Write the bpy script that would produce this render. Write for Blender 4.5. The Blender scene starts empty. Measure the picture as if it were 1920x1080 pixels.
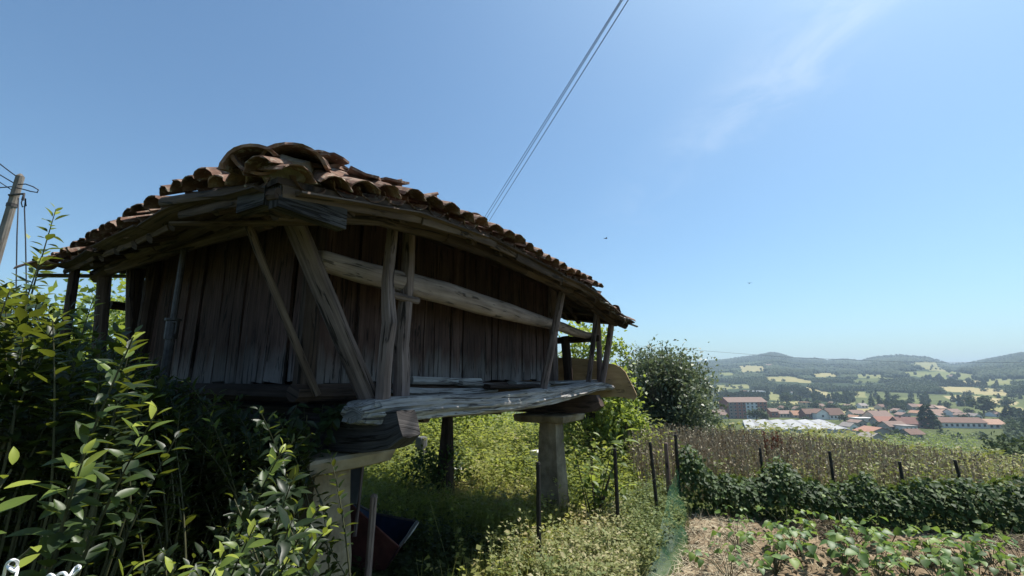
import bpy, math, random
import numpy as np
from mathutils import Vector, Matrix

R = random.Random(7)
rng = np.random.default_rng(11)
scene = bpy.context.scene
COL = scene.collection

# ------------------------------------------------------------------ camera, sky, sun, exposure
F, PITCH, EYE = 830.0, math.radians(11.44), 1.75
CP, SP = math.cos(PITCH), math.sin(PITCH)
cam_d = bpy.data.cameras.new('camera')
cam_d.sensor_width = 36.0
cam_d.lens = F / 1920 * 36
cam_d.clip_start, cam_d.clip_end = 0.05, 20000
cam = bpy.data.objects.new('camera', cam_d)
COL.objects.link(cam)
cam.location = (0, 0, EYE)
cam.rotation_euler = (math.radians(90) + PITCH, 0, 0)
scene.camera = cam

SUN_EL, SUN_AZ = math.radians(62), math.radians(58)      # azimuth from +Y towards +X
world = bpy.data.worlds.new('World')
scene.world = world
world.use_nodes = True
wn, wl = world.node_tree.nodes, world.node_tree.links
wn.clear()
w_out = wn.new('ShaderNodeOutputWorld')
w_bg = wn.new('ShaderNodeBackground')
w_bg.inputs['Strength'].default_value = 0.106
sky = wn.new('ShaderNodeTexSky')
sky.sky_type = 'NISHITA'
sky.sun_disc = False
sky.sun_elevation = SUN_EL
sky.sun_rotation = SUN_AZ
sky.altitude = 100
sky.air_density = 1.0
sky.dust_density = 1.6
sky.ozone_density = 1.6
w_tc = wn.new('ShaderNodeTexCoord')


def ray(px, py):
    """direction of a pixel of the 1920 x 1080 photograph, Y component 1"""
    u, v = (px - 960) / F, (540 - py) / F
    dy, dz = CP - v * SP, SP + v * CP
    return np.array([u / dy, 1.0, dz / dy])


def at(px, py, Y):
    d = ray(px, py) * Y
    return Vector((d[0], Y, EYE + d[2]))


def wmath(op, a=None, b=None, c=None):
    n = wn.new('ShaderNodeMath')
    n.operation = op
    for i, v in enumerate((a, b, c)):
        if v is None:
            continue
        if isinstance(v, (int, float)):
            n.inputs[i].default_value = v
        else:
            wl.new(v, n.inputs[i])
    return n.outputs[0]


def wdot(vec):
    n = wn.new('ShaderNodeVectorMath')
    n.operation = 'DOT_PRODUCT'
    wl.new(w_tc.outputs['Generated'], n.inputs[0])
    n.inputs[1].default_value = vec
    return n.outputs['Value']


def wrange(val, a, b):
    n = wn.new('ShaderNodeMapRange')
    n.interpolation_type = 'SMOOTHSTEP'
    wl.new(val, n.inputs['Value'])
    n.inputs['From Min'].default_value, n.inputs['From Max'].default_value = a, b
    return n.outputs[0]


# thin cirrus streak that crosses the sky from the upper right down towards the middle
_d1 = Vector(ray(1560, 20)).normalized()
_d2 = Vector(ray(1240, 330)).normalized()
_nrm = _d1.cross(_d2).normalized()
_along = (_d1 - _d2).normalized()
c_off = wdot(_nrm)
c_al = wdot(_along)
c_noise = wn.new('ShaderNodeTexNoise')
c_map = wn.new('ShaderNodeMapping')
c_map.inputs['Scale'].default_value = (3, 3, 7)
c_map.inputs['Rotation'].default_value = (0.3, 0.6, 0.2)
wl.new(w_tc.outputs['Generated'], c_map.inputs['Vector'])
wl.new(c_map.outputs[0], c_noise.inputs['Vector'])
c_noise.inputs['Scale'].default_value = 1.6
c_noise.inputs['Detail'].default_value = 9
c_noise.inputs['Roughness'].default_value = 0.62
c_noise.inputs['Distortion'].default_value = 0.8
c_band = wrange(wmath('ABSOLUTE', wmath('ADD', c_off, wmath('MULTIPLY', wmath('SUBTRACT', c_noise.outputs[0], 0.5), 0.12))), 0.105, 0.0)
c_lim = wmath('MULTIPLY', wrange(c_al, -0.50, 0.25), wrange(c_noise.outputs[0], 0.30, 0.72))
c_mask = wmath('MULTIPLY', wmath('MULTIPLY', c_band, c_lim), 0.30)
w_mix = wn.new('ShaderNodeMixRGB')
wl.new(c_mask, w_mix.inputs[0])
w_hsv = wn.new('ShaderNodeMixRGB')                     # clear blue summer tint
w_hsv.blend_type = 'MULTIPLY'
w_hsv.inputs[0].default_value = 1.0
w_hsv.inputs[2].default_value = (0.60, 0.80, 0.87, 1)
wl.new(sky.outputs[0], w_hsv.inputs[1])
wl.new(w_hsv.outputs[0], w_mix.inputs[1])
w_mix.inputs[2].default_value = (5.4, 6.0, 6.5, 1)
wl.new(w_mix.outputs[0], w_bg.inputs['Color'])
wl.new(w_bg.outputs[0], w_out.inputs['Surface'])

sun_d = bpy.data.lights.new('sun', 'SUN')
sun_d.energy = 5.0
sun_d.angle = math.radians(0.53)
sun_d.color = (1.0, 0.955, 0.88)
sun = bpy.data.objects.new('sun', sun_d)
COL.objects.link(sun)
_s = Vector((math.sin(SUN_AZ) * math.cos(SUN_EL), math.cos(SUN_AZ) * math.cos(SUN_EL), math.sin(SUN_EL)))
sun.rotation_euler = _s.to_track_quat('Z', 'Y').to_euler()
sun.location = (20, 0, 40)

scene.view_settings.view_transform = 'Standard'
scene.view_settings.look = 'None'
scene.view_settings.gamma = 1.0
scene.view_settings.exposure = 0.80
scene.view_settings.use_curve_mapping = False
scene.cycles.use_denoising = True
scene.cycles.max_bounces = 8
scene.cycles.transparent_max_bounces = 12
scene.cycles.volume_bounces = 0

# ------------------------------------------------------------------ small helpers
WORLD_LOC = {}


def tag(o, label=None, cat=None, group=None, kind=None):
    if label: o['label'] = label
    if cat: o['category'] = cat
    if group: o['group'] = group
    if kind: o['kind'] = kind
    return o


def wloc(o):
    return WORLD_LOC.get(o.name, Vector((0, 0, 0))) if o is not None else Vector((0, 0, 0))


def thing(name, label, cat, loc, group=None):
    o = bpy.data.objects.new(name, None)
    COL.objects.link(o)
    o.location = loc
    o.empty_display_size = 0.2
    WORLD_LOC[o.name] = Vector(loc)
    return tag(o, label, cat, group)


def place(name, me, parent=None, loc=(0, 0, 0), rot3=None):
    """link an object; loc is in world coordinates; parents carry no rotation"""
    o = bpy.data.objects.new(name, me)
    COL.objects.link(o)
    WORLD_LOC[o.name] = Vector(loc)
    if parent is not None:
        o.parent = parent
        loc = Vector(loc) - wloc(parent)
    if rot3 is None:
        o.location = loc
    else:
        m = Matrix([list(r) for r in rot3]).to_4x4()
        m.translation = Vector(loc)
        o.matrix_local = m
    return o


class MB:
    """collects geometry with UVs and builds it as one mesh object"""

    def __init__(self):
        self.v, self.f, self.uv, self.mi = [], [], [], []

    def add(self, verts, faces, uvs=None, mi=0):
        k = len(self.v)
        self.v += [tuple(p) for p in verts]
        for i, f in enumerate(faces):
            self.f.append([k + j for j in f])
            self.uv.append(uvs[i] if uvs else [(verts[j][0], verts[j][1]) for j in f])
            self.mi.append(mi)

    def mesh(self, name, mats, origin=(0, 0, 0), smooth=False):
        me = bpy.data.meshes.new(name)
        ox, oy, oz = origin
        me.from_pydata([(x - ox, y - oy, z - oz) for x, y, z in self.v], [], self.f)
        lay = me.uv_layers.new(name='UVMap')
        flat = [c for fu in self.uv for p in fu for c in p]
        lay.data.foreach_set('uv', flat)
        for m in (mats if isinstance(mats, (list, tuple)) else [mats]):
            me.materials.append(m)
        if any(self.mi):
            me.polygons.foreach_set('material_index', self.mi)
        if smooth:
            me.polygons.foreach_set('use_smooth', [True] * len(me.polygons))
        me.update()
        return me

    def build(self, name, mats, parent=None, loc=None, smooth=False):
        if loc is None:
            n = len(self.v)
            loc = (sum(p[0] for p in self.v) / n, sum(p[1] for p in self.v) / n, min(p[2] for p in self.v))
        return place(name, self.mesh(name, mats, loc, smooth), parent, loc)

    # ---- shapes
    def box(self, c, sx, sy, sz, ax=None, mi=0):
        """box centred on c; ax = (ex, ey, ez) unit vectors"""
        c = Vector(c)
        ex, ey, ez = ax if ax else (Vector((1, 0, 0)), Vector((0, 1, 0)), Vector((0, 0, 1)))
        P = [c + ex * (i * sx / 2) + ey * (j * sy / 2) + ez * (k * sz / 2) for k in (-1, 1) for j in (-1, 1) for i in (-1, 1)]
        fs = [(0, 2, 3, 1), (4, 5, 7, 6), (0, 1, 5, 4), (2, 6, 7, 3), (0, 4, 6, 2), (1, 3, 7, 5)]
        dims = [(sx, sy), (sx, sy), (sx, sz), (sx, sz), (sy, sz), (sy, sz)]
        uo = R.random() * 9
        uvs = []
        for f in fs:
            p0 = P[f[0]]
            a = (P[f[1]] - p0).length
            b = (P[f[3]] - p0).length
            if b > a:
                uvs.append([(uo, 0), (uo, a), (uo + b, a), (uo + b, 0)])
            else:
                uvs.append([(uo, 0), (uo + a, 0), (uo + a, b), (uo, b)])
        self.add(P, fs, uvs, mi)

    def tube(self, pts, radii, n=8, flat=1.0, up=None, wob=0.0, square=0.0, caps=True, mi=0, seed=None):
        """swept section along pts; square 0 = round, 1 = box like; flat scales the second axis; wob = uneven surface"""
        pts = [Vector(p) for p in pts]
        rr = R if seed is None else random.Random(seed)
        if not isinstance(radii, (list, tuple)):
            radii = [radii] * len(pts)
        uo = rr.random() * 20
        vo = rr.random() * 20
        rings, dist = [], 0.0
        V, FC, UV = [], [], []
        lens = []
        phase = [rr.uniform(-1, 1) for _ in range(n)]
        for i, p in enumerate(pts):
            if i: dist += (p - pts[i - 1]).length
            lens.append(dist)
            t = (pts[min(i + 1, len(pts) - 1)] - pts[max(i - 1, 0)]).normalized()
            u_ = Vector(up) if up else (Vector((0, 0, 1)) if abs(t.z) < 0.9 else Vector((1, 0, 0)))
            s = t.cross(u_).normalized()
            w = s.cross(t).normalized()
            for k in range(n):
                a = 2 * math.pi * (k + 0.5) / n
                ca, sa = math.cos(a), math.sin(a)
                m = max(abs(ca), abs(sa))
                q = (1 - square) + square / m
                r = radii[i] * q * (1 + wob * (0.55 * phase[k] + 0.45 * rr.uniform(-1, 1)))
                V.append(p + s * (ca * r) + w * (sa * r * flat))
        per = 2 * math.pi * max(radii)
        for i in range(len(pts) - 1):
            for k in range(n):
                k2 = (k + 1) % n
                FC.append((i * n + k, i * n + k2, (i + 1) * n + k2, (i + 1) * n + k))
                v0, v1 = vo + per * k / n, vo + per * (k + 1) / n
                UV.append([(uo + lens[i], v0), (uo + lens[i], v1), (uo + lens[i + 1], v1), (uo + lens[i + 1], v0)])
        if caps:
            FC.append(tuple(reversed(range(n))))
            UV.append([(uo + 0.02 * math.cos(6.28 * k / n), vo + radii[0] * math.sin(6.28 * k / n)) for k in range(n)])
            o = (len(pts) - 1) * n
            FC.append(tuple(o + k for k in range(n)))
            UV.append([(uo + 0.02 * math.cos(6.28 * k / n), vo + radii[-1] * math.sin(6.28 * k / n)) for k in range(n)])
        self.add(V, FC, UV, mi)

    def beam(self, p0, p1, w, h, up=(0, 0, 1), segs=6, bend=0.0, wob=0.05, taper=1.0, square=0.85, n=8, seed=None, mi=0):
        p0, p1 = Vector(p0), Vector(p1)
        rr = R if seed is None else random.Random(seed)
        t = (p1 - p0).normalized()
        s = t.cross(Vector(up)).normalized()
        u2 = s.cross(t)
        bx, bz = rr.uniform(-1, 1), rr.uniform(-1, 1)
        pts, rad = [], []
        for i in range(segs + 1):
            f = i / segs
            k = math.sin(math.pi * f) * bend
            pts.append(p0.lerp(p1, f) + s * (bx * k) + u2 * (bz * k))
            rad.append(w / 2 * (1 + (taper - 1) * f))
        self.tube(pts, rad, n=n, flat=h / w, up=up, wob=wob, square=square, mi=mi, seed=rr.random())


def np_mesh(name, verts, faces, mats, tint=None, smooth=False, mat_idx=None):
    """fast mesh from numpy; faces (m,3) or (m,4); tint per vertex"""
    verts = np.ascontiguousarray(verts, dtype=np.float32)
    faces = np.ascontiguousarray(faces, dtype=np.int32)
    m, k = faces.shape
    me = bpy.data.meshes.new(name)
    me.vertices.add(len(verts))
    me.vertices.foreach_set('co', verts.ravel())
    me.loops.add(m * k)
    me.loops.foreach_set('vertex_index', faces.ravel())
    me.polygons.add(m)
    me.polygons.foreach_set('loop_start', np.arange(0, m * k, k, dtype=np.int32))
    if tint is not None:
        at_ = me.attributes.new('tint', 'FLOAT', 'POINT')
        at_.data.foreach_set('value', np.ascontiguousarray(tint, dtype=np.float32))
    for mt in (mats if isinstance(mats, (list, tuple)) else [mats]):
        me.materials.append(mt)
    if mat_idx is not None:
        me.polygons.foreach_set('material_index', np.ascontiguousarray(mat_idx, dtype=np.int32))
    if smooth:
        me.polygons.foreach_set('use_smooth', np.ones(m, dtype=bool))
    me.update(calc_edges=True)
    return me


def scatter(tv, tf, M, T):
    """copies of a template (k,3),(q,4) under matrices M (n,3,3) and positions T (n,3)"""
    n, k = len(T), len(tv)
    V = np.einsum('nij,kj->nki', M, tv) + T[:, None, :]
    Fc = tf[None] + (np.arange(n) * k)[:, None, None]
    return V.reshape(-1, 3), Fc.reshape(-1, tf.shape[1])


def frames(d, nrm, length, width=None):
    """matrices whose y axis follows d and z axis leans to nrm"""
    d = d / np.linalg.norm(d, axis=1, keepdims=True)
    x = np.cross(d, nrm)
    x /= np.linalg.norm(x, axis=1, keepdims=True) + 1e-9
    z = np.cross(x, d)
    length = np.asarray(length)
    width = length if width is None else np.asarray(width)
    return np.stack([x * width[:, None], d * length[:, None], z * length[:, None]], axis=2)


def rand_unit(n):
    v = rng.normal(size=(n, 3))
    return v / np.linalg.norm(v, axis=1, keepdims=True)


def _hash(ix, iy, s):
    h = (ix.astype(np.int64) * 374761393 + iy.astype(np.int64) * 668265263 + s * 982451653) & 0x7fffffff
    h = ((h ^ (h >> 13)) * 1274126177) & 0x7fffffff
    return (h ^ (h >> 16)) % 65536 / 65535.0


def vnoise(x, y, s=0):
    x, y = np.asarray(x, float), np.asarray(y, float)
    ix, iy = np.floor(x), np.floor(y)
    fx, fy = x - ix, y - iy
    fx, fy = fx * fx * (3 - 2 * fx), fy * fy * (3 - 2 * fy)
    a, b = _hash(ix, iy, s), _hash(ix + 1, iy, s)
    c, d = _hash(ix, iy + 1, s), _hash(ix + 1, iy + 1, s)
    return (a * (1 - fx) + b * fx) * (1 - fy) + (c * (1 - fx) + d * fx) * fy


def fbm(x, y, s=0, o=4):
    r, a, t = 0, 1, 0
    for i in range(o):
        r = r + a * vnoise(np.asarray(x) * 2 ** i, np.asarray(y) * 2 ** i, s + i)
        t += a
        a *= 0.5
    return r / t


# ------------------------------------------------------------------ materials
def new_mat(name):
    m = bpy.data.materials.new(name)
    m.use_nodes = True
    return m, m.node_tree.nodes, m.node_tree.links, m.node_tree.nodes['Principled BSDF']


def ramp(nodes, links, src, stops):
    r = nodes.new('ShaderNodeValToRGB')
    el = r.color_ramp.elements
    while len(el) < len(stops):
        el.new(0.5)
    for e, (p, c) in zip(el, stops):
        e.position, e.color = p, (*c, 1)
    links.new(src, r.inputs[0])
    return r.outputs[0]


def noise(nodes, links, vec, scale, detail=5, rough=0.55, dist=0.0, mapping=None):
    n = nodes.new('ShaderNodeTexNoise')
    n.inputs['Scale'].default_value = scale
    n.inputs['Detail'].default_value = detail
    n.inputs['Roughness'].default_value = rough
    n.inputs['Distortion'].default_value = dist
    if mapping:
        mp = nodes.new('ShaderNodeMapping')
        mp.inputs['Scale'].default_value = mapping
        links.new(vec, mp.inputs['Vector'])
        vec = mp.outputs[0]
    links.new(vec, n.inputs['Vector'])
    return n.outputs['Fac']


def mixc(nodes, links, fac, a, b, mode='MIX'):
    n = nodes.new('ShaderNodeMixRGB')
    n.blend_type = mode
    for i, v in ((0, fac), (1, a), (2, b)):
        if isinstance(v, (int, float)):
            n.inputs[i].default_value = v
        elif isinstance(v, tuple):
            n.inputs[i].default_value = (*v, 1)
        else:
            links.new(v, n.inputs[i])
    return n.outputs[0]


def nmath(nodes, links, op, a, b=None):
    n = nodes.new('ShaderNodeMath')
    n.operation = op
    for i, v in enumerate((a, b)):
        if v is None: continue
        if isinstance(v, (int, float)):
            n.inputs[i].default_value = v
        else:
            links.new(v, n.inputs[i])
    return n.outputs[0]


def bump(nodes, links, bsdf, h, strength=0.5, dist=0.01):
    b = nodes.new('ShaderNodeBump')
    b.inputs['Strength'].default_value = strength
    b.inputs['Distance'].default_value = dist
    links.new(h, b.inputs['Height'])
    links.new(b.outputs[0], bsdf.inputs['Normal'])


def wood(name, lo, mid, hi, crack=(0.01, 0.008, 0.007), crack_amt=0.5, rough=0.85, foot_grey=None, fine=1.0, thr=0.60):
    """grain follows the UV u axis (metres); weather = (grey colour, world height of its upper limit) for boards greyer towards the foot"""
    m, N, L, B = new_mat(name)
    uv = N.new('ShaderNodeUVMap'); uv.uv_map = 'UVMap'
    oi = N.new('ShaderNodeObjectInfo')
    g1 = noise(N, L, uv.outputs[0], 1.0, 6, 0.6, 0.3, (1.6, 55 * fine, 1))
    g2 = noise(N, L, uv.outputs[0], 1.0, 4, 0.6, 0.6, (0.9, 9, 1))
    g3 = noise(N, L, uv.outputs[0], 1.0, 3, 0.5, 0.0, (4, 6, 1))
    f = nmath(N, L, 'ADD', nmath(N, L, 'MULTIPLY', g1, 0.55), nmath(N, L, 'MULTIPLY', g2, 0.45))
    c = ramp(N, L, f, [(0.30, lo), (0.5, mid), (0.70, hi)])
    if foot_grey:
        grey, zlim = foot_grey
        geo = N.new('ShaderNodeNewGeometry')
        sep = N.new('ShaderNodeSeparateXYZ'); L.new(geo.outputs['Position'], sep.inputs[0])
        zz = nmath(N, L, 'ADD', sep.outputs[2], nmath(N, L, 'MULTIPLY', nmath(N, L, 'SUBTRACT', g2, 0.5), 0.55))
        mr = N.new('ShaderNodeMapRange'); L.new(zz, mr.inputs[0])
        mr.inputs[1].default_value, mr.inputs[2].default_value = zlim, zlim - 0.22
        gc = ramp(N, L, f, [(0.3, tuple(x * 0.55 for x in grey)), (0.7, grey)])
        c = mixc(N, L, mr.outputs[0], c, gc)  # grey mixed in below the height limit
    tone = N.new('ShaderNodeMapRange'); L.new(oi.outputs['Random'], tone.inputs[0])
    tone.inputs[3].default_value, tone.inputs[4].default_value = 0.72, 1.25
    c = mixc(N, L, 1.0, c, tone.outputs[0], 'MULTIPLY')
    blot = ramp(N, L, g3, [(0.35, (0.62, 0.60, 0.60)), (0.6, (1, 1, 1))])
    c = mixc(N, L, 0.7, c, blot, 'MULTIPLY')
    ck = noise(N, L, uv.outputs[0], 1.0, 3, 0.7, 0.9, (2.2, 26 * fine, 1))
    ckm = ramp(N, L, ck, [(thr, (0, 0, 0)), (thr + 0.05, (1, 1, 1))])
    ckf = nmath(N, L, 'MULTIPLY', ckm, crack_amt)
    c = mixc(N, L, ckf, c, crack)
    L.new(c, B.inputs['Base Color'])
    B.inputs['Roughness'].default_value = rough
    B.inputs['Specular IOR Level'].default_value = 0.2
    h = nmath(N, L, 'SUBTRACT', nmath(N, L, 'MULTIPLY', f, 0.8), nmath(N, L, 'MULTIPLY', ckm, 0.9 * crack_amt))
    bump(N, L, B, h, 0.9, 0.012)
    return m


def mottled(name, stops, scale=6.0, rough=0.9, bump_s=0.4, bump_d=0.01, detail=6, spec=0.25, random_tone=0.0, coords='Object'):
    m, N, L, B = new_mat(name)
    tc = N.new('ShaderNodeTexCoord')
    f = noise(N, L, tc.outputs[coords], scale, detail, 0.62, 0.3)
    c = ramp(N, L, f, stops)
    if random_tone:
        oi = N.new('ShaderNodeObjectInfo')
        t = N.new('ShaderNodeMapRange'); L.new(oi.outputs['Random'], t.inputs[0])
        t.inputs[3].default_value, t.inputs[4].default_value = 1 - random_tone, 1 + random_tone
        c = mixc(N, L, 1.0, c, t.outputs[0], 'MULTIPLY')
    L.new(c, B.inputs['Base Color'])
    B.inputs['Roughness'].default_value = rough
    B.inputs['Specular IOR Level'].default_value = spec
    if bump_s:
        f2 = noise(N, L, tc.outputs[coords], scale * 4, 5, 0.6)
        bump(N, L, B, f2, bump_s, bump_d)
    return m


def tile_mat():
    m, N, L, B = new_mat('old_clay_tile')
    tc = N.new('ShaderNodeTexCoord')
    geo = N.new('ShaderNodeNewGeometry')
    oi = N.new('ShaderNodeObjectInfo')
    f = noise(N, L, geo.outputs['Position'], 7, 6, 0.65, 0.4)
    c = ramp(N, L, f, [(0.30, (0.085, 0.048, 0.035)), (0.48, (0.165, 0.09, 0.062)), (0.60, (0.245, 0.155, 0.112)), (0.74, (0.36, 0.285, 0.225))])
    lich = noise(N, L, geo.outputs['Position'], 24, 6, 0.7, 0.5)
    lm = ramp(N, L, lich, [(0.54, (0, 0, 0)), (0.63, (1, 1, 1))])
    c = mixc(N, L, nmath(N, L, 'MULTIPLY', lm, 0.75), c, (0.38, 0.34, 0.27))
    dk = noise(N, L, geo.outputs['Position'], 13, 5, 0.6)
    dm = ramp(N, L, dk, [(0.52, (0, 0, 0)), (0.66, (1, 1, 1))])
    c = mixc(N, L, nmath(N, L, 'MULTIPLY', dm, 0.65), c, (0.05, 0.04, 0.035))
    t = N.new('ShaderNodeMapRange'); L.new(oi.outputs['Random'], t.inputs[0])
    t.inputs[3].default_value, t.inputs[4].default_value = 0.65, 1.25
    c = mixc(N, L, 1.0, c, t.outputs[0], 'MULTIPLY')
    L.new(c, B.inputs['Base Color'])
    B.inputs['Roughness'].default_value = 0.9
    B.inputs['Specular IOR Level'].default_value = 0.2
    bump(N, L, B, lich, 0.6, 0.006)
    return m


def leaf_mat(name, stops, rough=0.45, transl=0.3, tcol=(0.35, 0.5, 0.06), spec=0.4):
    m, N, L, B = new_mat(name)
    at_ = N.new('ShaderNodeAttribute'); at_.attribute_name = 'tint'
    geo = N.new('ShaderNodeNewGeometry')
    nz = noise(N, L, geo.outputs['Position'], 14, 3, 0.6)
    f = nmath(N, L, 'ADD', at_.outputs['Fac'], nmath(N, L, 'MULTIPLY', nmath(N, L, 'SUBTRACT', nz, 0.5), 0.25))
    c = ramp(N, L, f, stops)
    L.new(c, B.inputs['Base Color'])
    B.inputs['Roughness'].default_value = rough
    B.inputs['Specular IOR Level'].default_value = spec
    tr = N.new('ShaderNodeBsdfTranslucent')
    tc = mixc(N, L, 1.0, mixc(N, L, 0.5, c, tcol), (1.0, 1.0, 1.0), 'MULTIPLY')
    L.new(tc, tr.inputs['Color'])
    mx = N.new('ShaderNodeMixShader')
    mx.inputs[0].default_value = transl
    L.new(B.outputs[0], mx.inputs[1])
    L.new(tr.outputs[0], mx.inputs[2])
    out = N['Material Output']
    L.new(mx.outputs[0], out.inputs['Surface'])
    return m


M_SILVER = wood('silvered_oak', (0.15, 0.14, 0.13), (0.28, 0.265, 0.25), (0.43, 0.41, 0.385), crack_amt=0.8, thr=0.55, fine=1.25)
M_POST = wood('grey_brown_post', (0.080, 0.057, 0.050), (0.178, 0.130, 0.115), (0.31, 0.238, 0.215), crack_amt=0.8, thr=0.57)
M_LOG = wood('peeled_log', (0.165, 0.122, 0.105), (0.275, 0.215, 0.19), (0.395, 0.318, 0.285), crack_amt=0.7, fine=0.6, thr=0.57)
M_PLANK = wood('stained_plank', (0.030, 0.017, 0.014), (0.072, 0.041, 0.033), (0.135, 0.085, 0.069), crack_amt=0.85, foot_grey=((0.215, 0.19, 0.18), 1.98), thr=0.57)
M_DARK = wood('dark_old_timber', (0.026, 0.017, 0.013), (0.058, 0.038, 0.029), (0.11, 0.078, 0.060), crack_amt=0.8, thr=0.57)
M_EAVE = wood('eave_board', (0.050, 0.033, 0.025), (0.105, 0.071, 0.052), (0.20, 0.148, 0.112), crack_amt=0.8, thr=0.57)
M_CHAR = wood('checked_grey_block', (0.02, 0.018, 0.018), (0.050, 0.045, 0.044), (0.105, 0.096, 0.092), crack_amt=.9, fine=1.5, thr=0.55)
M_PLY = wood('tan_board', (0.30, 0.205, 0.105), (0.40, 0.28, 0.15), (0.47, 0.345, 0.20), crack_amt=0.45, fine=0.5, thr=.6)
M_TILE = tile_mat()
M_MORTAR = mottled('old_mortar', [(0.3, (0.09, 0.068, 0.05)), (0.6, (0.18, 0.145, 0.105)), (0.75, (0.36, 0.33, 0.28))], 9, 0.95, 0.8, 0.02)
M_STONE = mottled('sandstone_pillar', [(0.28, (0.11, 0.083, 0.055)), (0.5, (0.245, 0.195, 0.13)), (0.72, (0.35, 0.29, 0.205))], 5, 0.95, 0.5, 0.01, random_tone=0.1)
M_SHADE = leaf_mat('shaded_weed_leaf', [(0.0, (0.022, 0.035, 0.014)), (0.6, (0.06, 0.08, 0.028)), (1.0, (0.15, 0.14, 0.07))], 0.6, 0.3, (0.3, 0.36, 0.06), 0.2)  # dark version of the weed leaf, shade put into the colour
M_STONE2 = mottled('weathered_pillar', [(0.28, (0.095, 0.072, 0.05)), (0.5, (0.225, 0.18, 0.125)), (0.72, (0.38, 0.32, 0.235))], 4, 0.95, 0.7, 0.014, random_tone=0.05)
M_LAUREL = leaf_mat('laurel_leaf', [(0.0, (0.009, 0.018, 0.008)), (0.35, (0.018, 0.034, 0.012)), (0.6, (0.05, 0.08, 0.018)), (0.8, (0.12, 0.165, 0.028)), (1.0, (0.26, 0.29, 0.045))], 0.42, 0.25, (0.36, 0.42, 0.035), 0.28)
M_WEED = leaf_mat('weed_leaf', [(0.0, (0.075, 0.11, 0.022)), (0.5, (0.165, 0.20, 0.050)), (0.85, (0.30, 0.285, 0.11)), (1.0, (0.42, 0.35, 0.19))], 0.6, 0.47, (0.56, 0.60, 0.10), 0.25)
M_OLIVE = leaf_mat('dusty_weed_leaf', [(0.0, (0.05, 0.08, 0.024)), (0.5, (0.12, 0.16, 0.055)), (0.85, (0.23, 0.24, 0.10)), (1.0, (0.36, 0.32, 0.18))], 0.65, 0.3, (0.36, 0.40, 0.10), 0.25)
M_BEAN = leaf_mat('bean_leaf', [(0.0, (0.035, 0.075, 0.02)), (0.55, (0.075, 0.145, 0.035)), (1.0, (0.19, 0.26, 0.05))], 0.5, 0.3, (0.32, 0.48, 0.06), 0.35)
M_HEDGE = leaf_mat('hedge_leaf', [(0.0, (0.015, 0.032, 0.011)), (0.5, (0.048, 0.084, 0.024)), (1.0, (0.16, 0.22, 0.06))], 0.6, 0.2, (0.28, 0.38, 0.06), 0.22)
M_BRAMBLE = leaf_mat('bramble_leaf', [(0.0, (0.06, 0.085, 0.022)), (0.5, (0.14, 0.165, 0.045)), (0.85, (0.25, 0.235, 0.085)), (1.0, (0.36, 0.29, 0.14))], 0.6, 0.3, (0.40, 0.44, 0.08), 0.25)
M_DRY = leaf_mat('dry_stalk', [(0.0, (0.10, 0.077, 0.058)), (0.5, (0.31, 0.265, 0.19)), (1.0, (0.54, 0.48, 0.34))], 0.9, 0.1, (0.3, 0.2, 0.1), 0.1)
M_DOCK = leaf_mat('red_seed_stalk', [(0.0, (0.07, 0.02, 0.014)), (1.0, (0.17, 0.055, 0.035))], 0.9, 0.1, (0.3, 0.1, 0.05), 0.1)
M_WILLOW = leaf_mat('willow_leaf', [(0.0, (0.035, 0.048, 0.030)), (0.5, (0.095, 0.12, 0.07)), (1.0, (0.17, 0.20, 0.12))], 0.45, 0.25, (0.26, 0.34, 0.12), 0.28)
M_TREE = leaf_mat('tree_leaf', [(0.0, (0.035, 0.065, 0.017)), (0.5, (0.10, 0.155, 0.034)), (1.0, (0.24, 0.29, 0.06))], 0.5, 0.42, (0.50, 0.60, 0.07), 0.35)
M_FAR = leaf_mat('far_crown', [(0.0, (0.022, 0.036, 0.018)), (0.5, (0.058, 0.082, 0.036)), (1.0, (0.125, 0.15, 0.065))], 0.8, 0.1, (0.2, 0.28, 0.06), 0.1)
M_BARK = mottled('bark', [(0.3, (0.045, 0.035, 0.026)), (0.7, (0.16, 0.125, 0.095))], 12, 0.95, 0.6, 0.02)
M_STEM = mottled('green_stem', [(0.3, (0.03, 0.035, 0.014)), (0.7, (0.08, 0.075, 0.035))], 12, 0.7, 0.0)
M_POLEWOOD = wood('pole_wood', (0.11, 0.095, 0.08), (0.19, 0.168, 0.145), (0.28, 0.25, 0.22), crack_amt=0.5)
M_CABLE = mottled('cable', [(0.3, (0.02, 0.022, 0.028)), (0.7, (0.04, 0.042, 0.05))], 5, 0.6, 0)
M_STAKE = mottled('dark_stake', [(0.3, (0.012, 0.011, 0.01)), (0.7, (0.035, 0.03, 0.027))], 20, 0.6, 0.3, 0.004)
M_STEEL = mottled('dull_steel', [(0.3, (0.035, 0.03, 0.03)), (0.7, (0.09, 0.08, 0.076))], 18, 0.55, 0.3, 0.003)
M_RUST = mottled('maroon_metal', [(0.3, (0.055, 0.018, 0.016)), (0.55, (0.10, 0.032, 0.028)), (0.75, (0.16, 0.07, 0.05))], 7, 0.6, 0.3, 0.004)
M_BLUE = mottled('navy_paint', [(0.3, (0.010, 0.016, 0.035)), (0.7, (0.025, 0.040, 0.085))], 8, 0.45, 0.2, 0.003)
M_WHITE = mottled('pale_block', [(0.3, (0.45, 0.43, 0.39)), (0.7, (0.72, 0.70, 0.66))], 9, 0.85, 0.3, 0.004)
M_WIRE = mottled('white_wire', [(0.3, (0.74, 0.75, 0.76)), (0.7, (0.84, 0.84, 0.84))], 9, 0.35, 0)
M_GREYPANEL = mottled('grey_panel', [(0.3, (0.06, 0.062, 0.068)), (0.7, (0.12, 0.12, 0.13))], 6, 0.7, 0.2, 0.003)
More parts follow.
